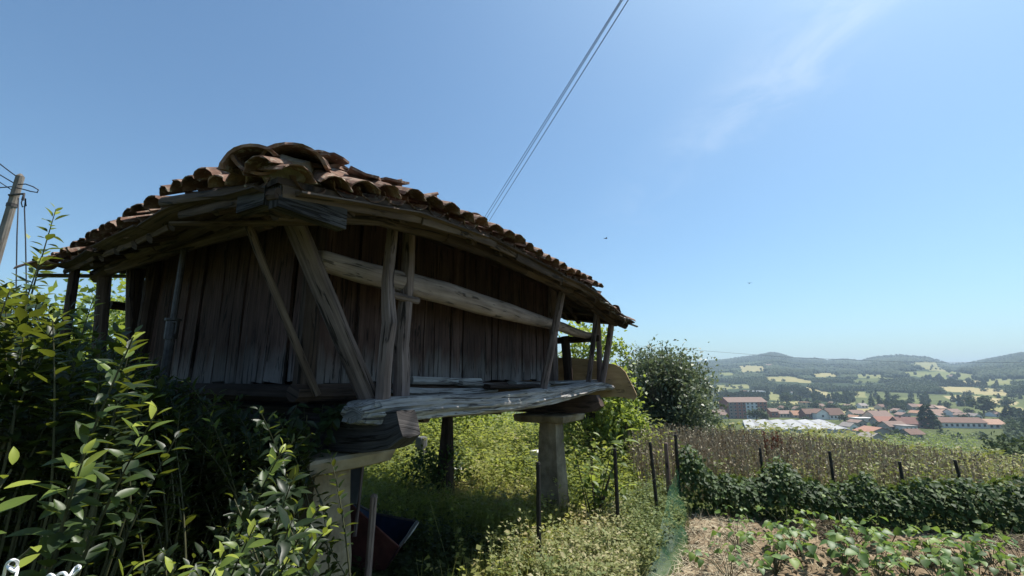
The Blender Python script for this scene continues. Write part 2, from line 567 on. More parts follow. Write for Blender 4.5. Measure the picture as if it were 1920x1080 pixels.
M_TAR = mottled('black_wing', [(0.3, (0.015, 0.015, 0.016)), (0.7, (0.03, 0.03, 0.032))], 30, 0.8, 0)

# ------------------------------------------------------------------ terrain
_pr = np.array([0, 7, 12, 20, 40, 80, 150, 300, 500, 800, 1200, 1800, 2400, 3000, 3500, 5000, 9000], float)
_pz = np.array([0, 0, -0.35, -1.1, -3.4, -9.0, -18, -29.5, -33, -31, -12, 32, 74, 122, 100, 60, 30], float)
# skyline: photo column -> row
_sk = [(-2500, 668), (-600, 672), (300, 676), (900, 680), (1140, 690), (1260, 684), (1330, 678), (1385, 672), (1420, 668), (1448, 662), (1466, 665), (1490, 673), (1530, 674), (1552, 677),
       (1585, 675), (1615, 678), (1640, 672), (1690, 669), (1740, 673), (1765, 681), (1782, 686), (1815, 684), (1845, 677), (1880, 671), (1915, 664), (1980, 658), (2200, 664), (3000, 668), (6000, 666)]
_skx = np.array([(p - 960) / F / (CP + 0.165 * SP) for p, _ in _sk])
_skel = np.array([ray(p, y)[2] / math.hypot(ray(p, y)[0], 1) for p, y in _sk])
_ska = np.arctan(_skx)


def ground_z(x, y):
    x, y = np.asarray(x, float), np.asarray(y, float)
    r = np.hypot(x, y)
    az = np.arctan2(x, y)
    z = np.interp(r, _pr, _pz)
    # hills follow the skyline
    el = np.interp(np.abs(az) * np.sign(az), _ska, _skel)
    hill = np.clip((r - 1000) / 2000, 0, 1) ** 1.3
    z = z + hill * ((EYE + el * 3000) - 122) * np.where(r > 3000, np.clip(1 - (r - 3000) / 4000, 0.2, 1), 1)
    # slight fall to the right and uneven field
    k = np.clip((r - 12) / 28, 0, 1)
    z = z - k * 0.04 * np.clip(x - 8, 0, 60) * np.clip(1 - (r - 150) / 300, 0, 1)
    z = z + np.clip((r - 8) / 20, 0, 1) * (fbm(x * 0.12, y * 0.12, 3) - 0.5) * 0.9 * np.clip(1 - (r - 120) / 200, 0, 1)
    z = z + np.clip((r - 250) / 600, 0, 1) * (fbm(x * 0.004, y * 0.004, 9) - 0.5) * np.clip(r * 0.013, 0, 22) * np.where((r > 2500) & (r < 3300), 0.45, 1)
    near = np.clip((r - 2.0) / 3, 0, 1) * np.clip(1 - (r - 8) / 10, 0, 1)
    z = z + near * (fbm(x * 0.8, y * 0.8, 5) - 0.5) * 0.12
    return z


def gz(x, y):
    return float(ground_z(x, y))


def to_px(x, y, z):
    """photograph column and row of world points (used to lay out fields and woods as seen)"""
    f = y * CP + (z - EYE) * SP
    u = x / f
    v = (-(y) * SP + (z - EYE) * CP) / f
    return 960 + F * u, 540 - F * v


FIELDS = [  # polygons of meadow on the hillside: tone 0 green .. 1 straw
    (0.75, [(1385, 686), (1430, 686), (1436, 697), (1390, 697)]),
    (0.70, [(1429, 706), (1480, 705), (1523, 713), (1520, 719), (1450, 717)]),
    (0.85, [(1496, 726), (1520, 728), (1584, 745), (1580, 751), (1530, 742)]),
    (0.55, [(1440, 735), (1458, 737), (1466, 752), (1440, 750)]),
    (0.80, [(1570, 766), (1640, 763), (1672, 768), (1660, 778), (1580, 779)]),
    (0.60, [(1681, 678), (1755, 679), (1760, 688), (1778, 697), (1745, 695), (1720, 686)]),
    (0.45, [(1680, 699), (1720, 695), (1790, 697), (1832, 702), (1828, 712), (1770, 712), (1700, 705)]),
    (0.90, [(1752, 723), (1800, 724), (1880, 729), (1902, 742), (1850, 741), (1770, 735)]),
    (0.95, [(1768, 743), (1812, 741), (1860, 744), (1912, 752), (1905, 760), (1865, 757), (1830, 752), (1790, 752)]),
    (0.5, [(1840, 711), (1900, 711), (1902, 722), (1850, 722)]),
    (0.35, [(1690, 745), (1730, 745), (1728, 756), (1700, 756)]),
    (0.5, [(1560, 756), (1600, 755), (1640, 759), (1600, 763)]),
    (0.65, [(1340, 752), (1362, 750), (1364, 765), (1345, 768)]),
    (0.5, [(1345, 698), (1372, 697), (1380, 704), (1350, 705)]),
    (0.55, [(1340, 722), (1400, 720), (1420, 728), (1345, 732)]),
    (0.75, [(1520, 700), (1560, 699), (1575, 706), (1530, 708)]),
    (0.5, [(1600, 700), (1650, 702), (1660, 708), (1610, 709)]),
    (0.65, [(1850, 765), (1915, 762), (1925, 770), (1880, 774)]),
    (0.6, [(1590, 733), (1620, 735), (1625, 745), (1600, 744)]),
    (0.7, [(1445, 754), (1500, 752), (1500, 760), (1450, 763)]),
    (0.8, [(1800, 714), (1838, 714), (1842, 721), (1800, 722)]),
]


def in_poly(px, py, poly):
    inside = np.zeros(px.shape, bool)
    n = len(poly)
    for i in range(n):
        (x0, y0), (x1, y1) = poly[i], poly[(i + 1) % n]
        c = ((y0 > py) != (y1 > py)) & (px < (x1 - x0) * (py - y0) / (y1 - y0 + 1e-9) + x0)
        inside ^= c
    return inside


def land(x, y, z):
    """field tone (0..1) or -1 for wood, and 2.. for village ground"""
    px, py = to_px(x, np.maximum(y, 1e-3), z)
    px = px + (vnoise(x * 0.02, y * 0.02, 40) - 0.5) * 5
    py = py + (vnoise(x * 0.015, y * 0.015, 41) - 0.5) * 3
    r = np.hypot(x, y)
    n = fbm(x * 0.0035, y * 0.0022, 21, 3)
    out = np.where((n > 0.60) & (r < 2300), 0.45, -1.0)
    seen = (px > 1320) & (px < 1935) & (y > 0)
    out = np.where(seen & (n > 0.70) & (r < 1500), 0.22, np.where(seen, -1.0, out))
    for tone, poly in FIELDS:
        out = np.where(seen & in_poly(px, py, poly), tone, out)
    out = np.where((r < 620) & (out < 0), 0.15, out)
    return out


def build_terrain():
    az = np.unique(np.concatenate([np.linspace(-180, 180, 145), np.linspace(-58, 8, 67), np.linspace(8, 52, 400)]))
    az = az[:-1] if abs(az[-1] - 180) < 1e-6 else az
    rr = np.concatenate([np.linspace(0.4, 12, 60), np.geomspace(12.3, 400, 90), np.geomspace(408, 3600, 150), np.geomspace(3700, 9000, 12)])
    A_, R_ = np.meshgrid(np.radians(az), rr)
    X, Y = R_ * np.sin(A_), R_ * np.cos(A_)
    Z = ground_z(X, Y)
    nr, na = X.shape
    V = np.stack([X, Y, Z], -1).reshape(-1, 3)
    i = np.arange(nr - 1)[:, None] * na
    j = np.arange(na)
    j2 = (j + 1) % na
    Fc = np.stack([(i + j), (i + j2), (i + na + j2), (i + na + j)], -1).reshape(-1, 4)[:, ::-1]
    V = np.vstack([V, [[0, 0, gz(0, 0)]]])
    lc = land(X, Y, Z).reshape(-1)
    tint = np.append(lc, 0.15)
    m, N, L, B = new_mat('land')
    a_ = N.new('ShaderNodeAttribute'); a_.attribute_name = 'tint'
    geo = N.new('ShaderNodeNewGeometry')
    n1 = noise(N, L, geo.outputs['Position'], 0.02, 6, 0.6)
    n2 = noise(N, L, geo.outputs['Position'], 1.3, 6, 0.65)
    f = nmath(N, L, 'ADD', a_.outputs['Fac'], nmath(N, L, 'MULTIPLY', nmath(N, L, 'SUBTRACT', n1, 0.5), 0.5))
    c = ramp(N, L, f, [(0.0, (0.030, 0.046, 0.021)), (0.12, (0.065, 0.082, 0.03)), (0.45, (0.145, 0.165, 0.065)), (0.75, (0.26, 0.235, 0.115)), (1.0, (0.33, 0.28, 0.155))])
    d = ramp(N, L, n2, [(0.35, (0.75, 0.72, 0.66)), (0.65, (1.12, 1.1, 1.05))])
    c = mixc(N, L, 1.0, c, d, 'MULTIPLY')
    L.new(c, B.inputs['Base Color'])
    B.inputs['Roughness'].default_value = 1.0
    B.inputs['Specular IOR Level'].default_value = 0.05
    me = np_mesh('ground', V, Fc, m, tint, smooth=True)
    o = place('ground', me)
    tag(o, kind='structure')


build_terrain()

# ------------------------------------------------------------------ the granary
N0 = Vector((-1.24, 3.2, 0))
AX = Vector((0.5062, 0.8624, 0))
BX = Vector((-0.8624, 0.5062, 0))
UP = Vector((0, 0, 1))


def P(a, b, z=0.0):
    return N0 + AX * a + BX * b + UP * z


WA, WB, WL = 3.5, 2.42, -0.25                                     # wall rectangle
E0, E1, F0, F1 = -1.10, 4.55, -0.90, 2.78              # eaves rectangle in a and b
EAVE_Z, SLOPE = 2.77, 0.43


def eave_a(b):
    return E0 + .25 * min(max((b - F0) / (F1 - F0), 0), 1)


def soffit(a, b):
    d = min(a - eave_a(b), E1 - a, b - F0, F1 - b)
    z = EAVE_Z + SLOPE * d
    for ca, cb, amt, rad in ((E0, F0, 0.22, 0.62), (E1, F0, 0.24, 1.25), (E0, F1, 0.03, 0.9), (E1, F1, 0.12, 0.9)):
        q = math.hypot(a - ca, b - cb) / rad
        z -= amt * math.exp(-q * q)
    z -= 0.09 * max(0.0, 1 - (a - E0) / 1.7) * min(max((b - F0) / 1.0, 0.0), 1.0) * (1.0 - .5 * min(max((b - 1) / 1.7, 0), 1))
    z += 0.012 * math.sin(a * 3.1 + b) + 0.010 * math.sin(b * 4.3 + 1.0)
    return z


gran = thing('granary', 'old timber granary with clay tile roof raised on stone pillars', 'granary', P(0, 0, 0))

# pillars and capstones
for k, (a, b) in enumerate(((-0.07, 0.0), (WA, 0.0), (0.0, WB), (WA, 1.78))):
    mb = MB()
    g0 = gz(*P(a, b).xy) - 0.15
    pts, rad = [], []
    for i in range(15):
        f = i / 14
        z = g0 + (1.17 - g0) * f
        pts.append(P(a + 0.008 * math.sin(5 * f + k), b, z))
        rad.append((0.205 if k == 0 else 0.185 if k < 3 else .125) - 0.065 * f ** 0.8)
    mb.tube(pts, rad, n=20, up=AX, wob=0.045, square=0.92, seed=40 + k)
    mb.build('pillar', M_STONE if k == 0 else M_STONE2 if k < 3 else M_DARK, gran)  # rear pillar takes the dark timber colour to stand in for shade
    mb = MB()
    c = P(a, b + (0.02 if k else 0.0), 0)
    prof = [(1.172, 0.30), (1.19, 0.35), (1.255, 0.37), (1.275, 0.355)]
    mb.tube([c + UP * z for z, _ in prof], [r - (.03 if k == 0 else 0) for _, r in prof], n=12, up=AX, wob=0.02, square=0.95, seed=60 + k)
    mb.build('capstone', M_STONE if k == 0 else M_STONE2 if k < 3 else M_DARK, gran)  # rear capstone darkened the same way, shade as colour

# main floor beams along b, with upturned ends beyond the right side
for k, a in enumerate((0.0, WA)):
    mb = MB()
    pts, rad = [], []
    for i, (b, zc, r) in enumerate([(-0.70, 1.475, 0.085), (-0.62, 1.44, 0.115), (-0.45, 1.425, 0.135), (0, 1.42, 0.14), (0.8, 1.42, 0.138), (1.5, 1.41, 0.142), (2.2, 1.42, 0.138), (2.75, 1.43, 0.135)]):
        pts.append(P(a, b, zc if k == 0 else zc - 0.015))
        rad.append(r if k == 0 else r * 0.9)
    mb.tube(pts, rad, n=12, up=UP, wob=0.05, square=0.75, seed=80 + k)
    mb.build('floor_beam', M_DARK if k else M_CHAR, gran)
for a, b0 in ((0.95, -0.02), (2.02, -0.10), (2.75, 0.3)):
    mb = MB()
    mb.beam(P(a, b0, 1.44), P(a, 2.6, 1.44), 0.13, 0.15, bend=0.02, seed=int(a * 90))
    mb.build('joist', M_DARK, gran)
mb = MB()
for i in range(12):                                    # floor boards seen from below
    b = 0.05 + i * 0.205
    mb.box(P(1.75, b, 1.565 + R.uniform(-.004, .004)), 3.4, 0.195, 0.03, (AX, BX, UP))
mb.build('floor', M_DARK, gran)
# sills under the walls
for nm, p0, p1, s in (('sill', P(WL - .12, -0.06, 1.655), P(WA + 0.15, -0.05, 1.655), 1), ('sill', P(WL - .05, -0.08, 1.65), P(WL - .05, WB + .1, 1.65), 2),
                      ('sill', P(WA, -.1, 1.65), P(WA, WB + .2, 1.65), 3), ('sill', P(WL, WB, 1.65), P(WA + .2, WB, 1.65), 4)):
    mb = MB()
    mb.beam(p0, p1, 0.12, 0.11, segs=12, bend=0.012, wob=0.06, square=.95, seed=100 + s)
    mb.build(nm, M_DARK, gran)

# gallery on the right side: one heavy weathered log and loose boards behind it
mb = MB()
prof = [(-0.22, -0.44, 1.555, .085, .55), (-0.12, -0.45, 1.565, .15, .5), (0.1, -0.46, 1.572, .17, .46), (0.5, -0.46, 1.575, .175, .42), (0.95, -0.465, 1.56, .18, .42), (1.4, -0.47, 1.555, .175, .46), (1.85, -0.47, 1.56, .175, .5),
        (2.25, -0.48, 1.575, .17, .47), (2.65, -0.48, 1.595, .17, .43), (3.05, -0.49, 1.62, .175, .36), (3.5, -0.50, 1.655, .17, .34), (3.9, -0.51, 1.66, .16, .3), (4.25, -0.52, 1.635, .13, .3), (4.42, -0.52, 1.62, .07, .3)]
rr_ = random.Random(5)
V, FC, UVs = [], [], []
nn = 30
ph = [rr_.uniform(-1, 1) for _ in range(nn)]
rows = []
for i in range((len(prof) - 1) * 7 + 1):
    f = i / 7
    i0 = min(int(f), len(prof) - 2)
    t = f - i0
    rows.append([prof[i0][q] * (1 - t) + prof[i0 + 1][q] * t for q in range(5)])
for (a, b, z, r, fl) in rows:
    for k in range(nn):
        an = 2 * math.pi * (k + .5) / nn
        ca, sa = math.cos(an), math.sin(an)
        q = 0.45 + 0.55 / max(abs(ca), abs(sa))
        g_ = float(fbm(k * .75, a * 1.3 + .25 * math.sin(k), 300, 3)) - .5
        rad = r * q * (1 + 0.34 * g_ + 0.10 * (float(vnoise(k * .2, a * 2.2, 301)) - .5) + 0.02 * rr_.uniform(-1, 1))
        V.append(P(a + 0.012 * rr_.uniform(-1, 1), b - ca * rad, z + sa * rad * fl * 1.05 - .028))
for i in range(len(rows) - 1):
    for k in range(nn):
        k2 = (k + 1) % nn
        FC.append((i * nn + k, i * nn + k2, (i + 1) * nn + k2, (i + 1) * nn + k))
        u0, u1 = rows[i][0], rows[i + 1][0]
        v0, v1 = .035 * k, .035 * (k + 1)
        UVs.append([(u0, v0), (u0, v1), (u1, v1), (u1, v0)])
FC.append(tuple(reversed(range(nn)))); UVs.append([(0, .05 * k) for k in range(nn)])
o_ = (len(rows) - 1) * nn
FC.append(tuple(o_ + k for k in range(nn))); UVs.append([(0, .05 * k) for k in range(nn)])
mb.add(V, FC, UVs)
mb.build('gallery_beam', M_SILVER, gran, smooth=False)
for (a0, b0, a1, b1, z0, z1, w, h) in ((0.35, -0.24, 1.75, -0.19, 1.655, 1.63, 0.13, 0.07), (1.2, -0.16, 2.9, -0.22, 1.70, 1.64, 0.12, 0.05), (1.5, -0.27, 2.6, -0.25, 1.665, 1.655, 0.10, 0.05),
                                       (2.2, -0.14, 4.0, -0.26, 1.69, 1.68, 0.14, 0.05), (3.0, -0.25, 4.3, -0.36, 1.685, 1.70, 0.12, 0.045), (0.6, -0.14, 1.6, -0.13, 1.73, 1.71, 0.06, 0.06)):
    mb = MB()
    mb.beam(P(a0, b0, z0), P(a1, b1, z1), w, h, segs=7, bend=0.03, wob=0.14)
    mb.build('gallery_board', M_SILVER if a0 != 1.5 else M_DARK, gran)
# gallery floor along the other sides
for p0, p1 in ((P(4.1, -0.3, 1.62), P(4.1, 2.6, 1.62)), (P(3.8, -0.2, 1.61), P(3.8, 2.6, 1.61)), (P(-.5, 2.62, 1.6), P(4.3, 2.62, 1.6))):
    mb = MB()
    mb.beam(p0, p1, 0.24, 0.07, segs=6, bend=0.02)
    mb.build('gallery_board', M_DARK, gran)


# walls: frame piece + individually split planks
def wall(p0, p1, out, seed, mat, wmin=.13, wmax=.24):
    rr = random.Random(seed)
    d = (p1 - p0); Ln = d.length; d.normalize()
    mb = MB()
    mb.beam(p0 + UP * 3.04 - out * .05, p1 + UP * 3.04 - out * .05, .10, .10, segs=4)
    mb.box((p0 + p1) / 2 + UP * 2.395 - out * .055, Ln, .02, 1.33, (d, out, UP))
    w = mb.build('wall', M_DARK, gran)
    x = 0.0
    while x < Ln - 0.03:
        wd = min(rr.uniform(wmin, wmax), Ln - x)
        if Ln - x - wd < .07: wd = Ln - x
        off = rr.uniform(-.012, .014)
        lean = rr.uniform(-.006, .006)
        z0 = 1.715 + rr.uniform(-.015, .012)
        z1 = 3.07 + rr.uniform(0, .05)
        th = .022
        V, FC, UVs = [], [], []
        ns = 4
        uo, vo = rr.random() * 30, rr.random() * 30
        gap = .005
        l0, l1 = x + gap, x + wd - gap
        for i in range(ns + 1):
            f = i / ns
            z = z0 + (z1 - z0) * f
            bow = rr.uniform(-.006, .006)
            for (xx, oo) in ((l0 + rr.uniform(-.003, .004), off), (l1 + rr.uniform(-.004, .003), off + lean * 2), (l1, off - th), (l0, off - th)):
                zz = z
                if i == 0: zz = z + rr.uniform(-.014, .014)
                V.append(p0 + d * (xx + lean * f) + out * (oo + bow) + UP * zz)
        for i in range(ns):
            for k in range(4):
                k2 = (k + 1) % 4
                FC.append((i * 4 + k, i * 4 + k2, (i + 1) * 4 + k2, (i + 1) * 4 + k))
                zz0, zz1 = uo + i * (z1 - z0) / ns, uo + (i + 1) * (z1 - z0) / ns
                vv = [0, wd, wd + th, 2 * wd + th, 2 * wd + 2 * th]
                UVs.append([(zz0, vo + vv[k]), (zz0, vo + vv[k + 1]), (zz1, vo + vv[k + 1]), (zz1, vo + vv[k])])
        FC += [(3, 2, 1, 0), (ns * 4, ns * 4 + 1, ns * 4 + 2, ns * 4 + 3)]
        UVs += [[(uo, vo)] * 4, [(uo, vo)] * 4]
        m2 = MB(); m2.add(V, FC, UVs)
        m2.build('plank', mat, w)
        x += wd
    return w


wall(P(WL, 0), P(WA, 0), -BX, 21, M_PLANK)
wall(P(WL, 0), P(WL, WB), -AX, 22, M_PLANK)
wall(P(WA, 0), P(WA, WB), AX, 23, M_PLANK, .2, .3)
wall(P(WL, WB), P(WA, WB), BX, 24, M_PLANK, .2, .3)
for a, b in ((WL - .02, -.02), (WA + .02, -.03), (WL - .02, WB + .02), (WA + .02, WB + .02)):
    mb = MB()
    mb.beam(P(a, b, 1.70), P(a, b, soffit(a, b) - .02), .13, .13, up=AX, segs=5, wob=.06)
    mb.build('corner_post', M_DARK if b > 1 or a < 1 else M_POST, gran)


# gallery posts and braces (a0,b0,z0 -> a1,b1,z1)
def post(name, q0, q1, w, h, mat, segs=8, bend=.015, wob=.06, taper=1., square=.7, seed=None):
    mb = MB()
    mb.beam(P(*q0), P(*q1), w, h, up=AX, segs=segs, bend=bend, wob=wob, taper=taper, square=square, seed=seed)
    return mb.build(name, mat, gran)


mb = MB()                                              # crooked first post
pp = [P(-.05 + da, -.52 + db, z) for z, da, db in ((1.60, -.005, .0), (1.75, 0, .005), (1.95, .0, .0), (2.1, .008, -.008), (2.22, .0, .006), (2.38, -.010, .012), (2.55, -.008, .006), (2.78, 0, 0))]
mb.tube(pp, [.046, .042, .043, .047, .043, .038, .036, .036], n=9, up=AX, wob=.08, square=.35, seed=7)
mb.build('gallery_post', M_POST, gran)
mb = MB()                                              # crooked second post
pp = [P(.27 + da, -.36 + db, z) for z, da, db in ((1.62, .0, .0), (1.8, -.005, 0), (1.98, -.014, .01), (2.15, -.008, .005), (2.34, .0, .0), (2.5, .005, .0), (2.86, .02, .02))]
mb.tube(pp, [.055, .053, .05, .048, .047, .045, .044], n=9, up=AX, wob=.07, square=.5, seed=8)
mb.build('gallery_post', M_POST, gran)
post('peg', (.10, -.37, 2.335), (.36, -.40, 2.32), .05, .045, M_POST, segs=3)
post('corner_brace', (-.05, -.40, 1.60), (-.62, -.22, 2.76), .155, .09, M_POST, wob=.07, square=.9, seed=9)
post('thin_brace', (-.25, -.14, 1.64), (-.78, -.03, 2.72), .05, .045, M_EAVE, bend=.03, seed=10)
post('gallery_post', (2.34, -.46, 1.62), (2.55, -.62, 2.74), .085, .06, M_POST, wob=.03, square=.95, seed=11)
post('gallery_post', (3.62, -.50, 1.68), (3.72, -.62, 2.66), .065, .055, M_POST, wob=.04, square=.9, seed=12)
post('gallery_post', (4.17, -.50, 1.68), (4.27, -.66, 2.62), .085, .07, M_POST, wob=.03, square=.9, seed=13)
post('gallery_post', (4.28, -.42, 1.66), (4.30, -.42, 2.70), .075, .075, M_POST, wob=.05, seed=14)
post('gallery_post', (4.32, .55, 1.64), (4.34, .57, 2.80), .09, .09, M_DARK, wob=.05, seed=15)
post('gallery_post', (4.25, .05, 1.64), (4.25, .10, 2.38), .14, .08, M_DARK, wob=.05, seed=16)
for i, b in enumerate((1.3, 2.3)):
    post('gallery_post', (4.3, b, 1.62), (4.36, b, 2.72), .09, .09, M_DARK, seed=150 + i)
for i, a in enumerate((.5, 1.5, 2.5, 3.4)):
    post('gallery_post', (a, 2.62, 1.58), (a, 2.66, 2.74), .08, .09, M_DARK, seed=160 + i)
post('gallery_post', (-.30, 2.60, 1.55), (-.33, 2.62, 2.78), .10, .08, M_DARK, seed=170, square=.9)
post('gallery_post', (-.52, 2.50, 1.45), (-.62, 2.52, 2.72), .15, .09, M_DARK, seed=171, square=.9)
post('gallery_post', (-.42, 2.05, 1.45), (-.58, 2.10, 2.74), .06, .06, M_EAVE, seed=172)
post('gallery_post', (-.78, 2.55, 1.35), (-.80, 2.60, 2.70), .07, .07, M_DARK, seed=173)
post('gallery_rail', (4.28, -.45, 2.33), (4.28, 2.6, 2.30), .10, .10, M_DARK, wob=.1, seed=17)
post('gallery_rail', (-.5, 2.64, 2.42), (4.2, 2.64, 2.3), .08, .08, M_DARK, wob=.1, seed=18)
# the long rail log, thick in the middle
mb = MB()
pp, rad = [], []
for a, z, r in ((-.44, 2.475, .060), (-.40, 2.472, .068), (-.1, 2.46, .078), (.3, 2.455, .092), (.8, 2.455, .099), (1.3, 2.435, .098), (1.8, 2.43, .092), (2.3, 2.42, .08), (2.8, 2.415, .068), (3.3, 2.41, .066), (3.7, 2.38, .062), (4.1, 2.37, .052), (4.36, 2.385, .04)):
    pp.append(P(a, -.30 - .02 * math.sin(a * 1.4), z)); rad.append(r)
mb.tube(pp, rad, n=14, up=UP, wob=.035, square=.05, seed=19)
mb.build('rail_log', M_LOG, gran, smooth=True)
# tan board closing the far gallery end
mb = MB()
outl = [(1.3, 1.47), (.3, 1.455), (-.30, 1.45), (-.62, 1.475), (-.90, 1.44), (-.93, 1.50), (-.88, 1.62), (-.83, 1.72), (-.78, 1.83), (-.71, 1.90), (-.62, 1.945), (-.45, 1.97), (-.2, 2.03), (.2, 2.06), (.6, 2.05), (1.3, 2.08)]
n = len(outl)
V = [P(4.40, b, z) for b, z in outl] + [P(4.425, b, z) for b, z in outl]
FC = [tuple(range(n)), tuple(reversed(range(n, 2 * n)))] + [(i, n + i, n + (i + 1) % n, (i + 1) % n) for i in range(n)]
mb.add(V, FC, [[(outl[i % n][0], outl[i % n][1]) for i in f] for f in FC])
mb.build('end_board', M_PLY, gran)

# ------------------------------------------------------------------ roof
roof_mb = MB()


def slope_pt(side, s, d):
    """point on a roof slope: s along the eave, d inwards from the eave"""
    if side == 0: return s, F0 + d            # right: along a
    if side == 1: return eave_a(s) + d, s     # left/front: along b
    if side == 2: return E1 - d, s
    return s, F1 - d


SIDE_RANGE = {0: (E0, E1), 1: (F0, F1), 2: (F0, F1), 3: (E0, E1)}
DMAX = (F1 - F0) / 2
for side in range(4):
    s0, s1 = SIDE_RANGE[side]
    nd, ns = 9, 16
    V, FC = [], []
    for lay in (0.05, 0.022):
        for i in range(nd + 1):
            d = DMAX * i / nd
            for j in range(ns + 1):
                t = j / ns
                lo, hi = s0 + d, s1 - d
                s = lo + (hi - lo) * t
                a, b = slope_pt(side, s, d)
                if side != 1: a = max(a, eave_a(b))
                V.append(P(a, b, soffit(a, b) + lay))
    w = ns + 1
    off = (nd + 1) * w
    for i in range(nd):
        for j in range(ns):
            q = (i * w + j, i * w + j + 1, (i + 1) * w + j + 1, (i + 1) * w + j)
            FC.append(q)
            FC.append(tuple(off + x for x in reversed(q)))
    for j in range(ns):
        FC.append((j, off + j, off + j + 1, j + 1))
    roof_mb.add(V, FC, [[((V[k] - N0).dot(AX) if side in (0, 3) else (V[k] - N0).dot(BX), (V[k] - N0).dot(BX) if side in (0, 3) else (V[k] - N0).dot(AX)) for k in f] for f in FC])
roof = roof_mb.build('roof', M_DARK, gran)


def roof_sub(name, mb, mat):
    return mb.build(name, mat, roof)


# boards under the eaves, rafters, fascias
for side, nb in ((0, 5), (1, 6), (2, 4), (3, 4)):
    s0, s1 = SIDE_RANGE[side]
    for k in range(nb):
        d = .06 + k * .205
        rr = random.Random(side * 31 + k)
        cuts = [s0 + d + .02 + (s1 - s0 - 2 * d - .04) * q for q in (0, rr.uniform(.18, .3), rr.uniform(.42, .56), rr.uniform(.68, .8), 1)]
        for c0, c1 in zip(cuts[:-1], cuts[1:]):
            mb = MB()
            seg = 2
            pts = []
            dz = rr.uniform(-.03, .0)
            for i in range(seg + 1):
                s = c0 + .01 + (c1 - c0 - .02) * i / seg
                a, b = slope_pt(side, s, d + rr.uniform(-.012, .012))
                pts.append(P(a, b, soffit(a, b) + .003 + dz))
            mb.tube(pts, .105, n=8, flat=.13, up=UP, wob=.08, square=.95, seed=rr.random())
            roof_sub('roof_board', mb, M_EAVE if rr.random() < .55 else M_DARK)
    # rafters
    m = 10 if side in (0, 1) else 7
    for k in range(m):
        rr = random.Random(side * 77 + k)
        s = s0 + .35 + (s1 - s0 - .7) * (k + rr.uniform(-.2, .2)) / (m - 1)
        dm = min(1.35, s - s0 - .02, s1 - s - .02)
        if dm < .3: continue
        a, b = slope_pt(side, s, .05); a2, b2 = slope_pt(side, s + rr.uniform(-.08, .08), dm)
        mb = MB()
        mb.beam(P(a, b, soffit(a, b) - .045), P(a2, b2, soffit(a2, b2) - .05), .075, .065, segs=5, bend=.015, wob=.12, square=.4)
        roof_sub('rafter', mb, M_DARK)


def eave_run(name, side, s0, s1, d, dz, w, h, mat, seg=2, wob=.05, seed=1):
    """straight boards butted along the eave, each a little out of line"""
    rr = random.Random(seed)
    s = s0
    while s < s1 - .05:
        e = min(s1, s + rr.uniform(.75, 1.35))
        if s1 - e < .3: e = s1
        mb = MB()
        pts = []
        o0, o1 = rr.uniform(-.012, .012), rr.uniform(-.012, .012)
        for i in range(seg + 1):
            q = s - .02 + (e - s + .05) * i / seg
            a, b = slope_pt(side, q, d + o0)
            pts.append(P(a, b, soffit(a, b) + dz + o0 + (o1 - o0) * i / seg))
        mb.tube(pts, w / 2, n=8, flat=h / w, up=UP, wob=wob, square=.95, seed=rr.random())
        roof_sub(name, mb, mat if rr.random() < .75 else M_DARK)
        s = e


eave_run('fascia_board', 0, E0 + .05, 1.0, .02, -.005, .035, .085, M_EAVE, seed=3)
eave_run('fascia_board', 0, 1.02, 2.95, .02, -.012, .035, .08, M_EAVE, seed=4)
eave_run('fascia_board', 0, 3.0, E1 - .15, .05, -.01, .03, .06, M_DARK, seed=5)
eave_run('eave_beam', 0, E0 + .12, 2.5, .16, -.085, .09, .085, M_EAVE, wob=.12, seed=6)
eave_run('eave_beam', 0, 2.4, 4.3, .22, -.085, .09, .085, M_DARK, wob=.12, seed=7)
eave_run('eave_beam', 1, F0 + .3, 1.7, .22, -.07, .10, .09, M_EAVE, wob=.14, seed=8)
eave_run('eave_beam', 1, 1.5, F1 - .1, .25, -.08, .10, .09, M_DARK, wob=.14, seed=9)
eave_run('fascia_board', 1, F0 + .03, .15, .015, -.02, .03, .05, M_EAVE, seed=10)
eave_run('fascia_board', 1, .5, 1.8, .06, -.035, .03, .045, M_EAVE, seed=11)
eave_run('fascia_board', 1, 1.9, 2.75, .03, -.02, .03, .05, M_DARK, seed=12)
# one bowed timber under the left eave and a batten by the corner
mb = MB()
mb.tube([P(-.72 + .12 * math.sin(t * 3), -.2 + 2.3 * t, 2.66 + .08 * math.sin(t * 3.1)) for t in (0, .15, .3, .45, .6, .75, .9, 1)], .055, n=9, up=UP, wob=.12, square=.3, seed=13)
roof_sub('purlin', mb, M_EAVE)
mb = MB()
mb.beam(P(-.98, .35, 2.655), P(-.62, -.62, 2.60), .055, .028, segs=5, wob=.06, square=.95)
roof_sub('batten', mb, M_EAVE)
mb = MB()
mb.beam(P(-1.09, -.72, 2.60), P(-1.09, .25, 2.735), .03, .05, segs=5, wob=.05, square=.95)
roof_sub('batten', mb, M_EAVE)
# checked grey corner block and the hip rafter behind it
mb = MB()
mb.box(P(-.90, -.855, 2.535), .36, .07, .105, (AX, BX, UP))
mb.box(P(-1.075, -.70, 2.545), .05, .22, .09, (AX, BX, UP))
roof_sub('corner_block', mb, M_CHAR)
mb = MB()
mb.beam(P(-1.0, -.80, 2.53), P(0, .1, 3.0), .11, .12, segs=6, wob=.08)
roof_sub('hip_rafter', mb, M_DARK)
mb = MB()
mb.beam(P(4.45, -.82, 2.52), P(3.5, .1, 3.0), .11, .12, segs=6, wob=.08)
roof_sub('hip_rafter', mb, M_DARK)
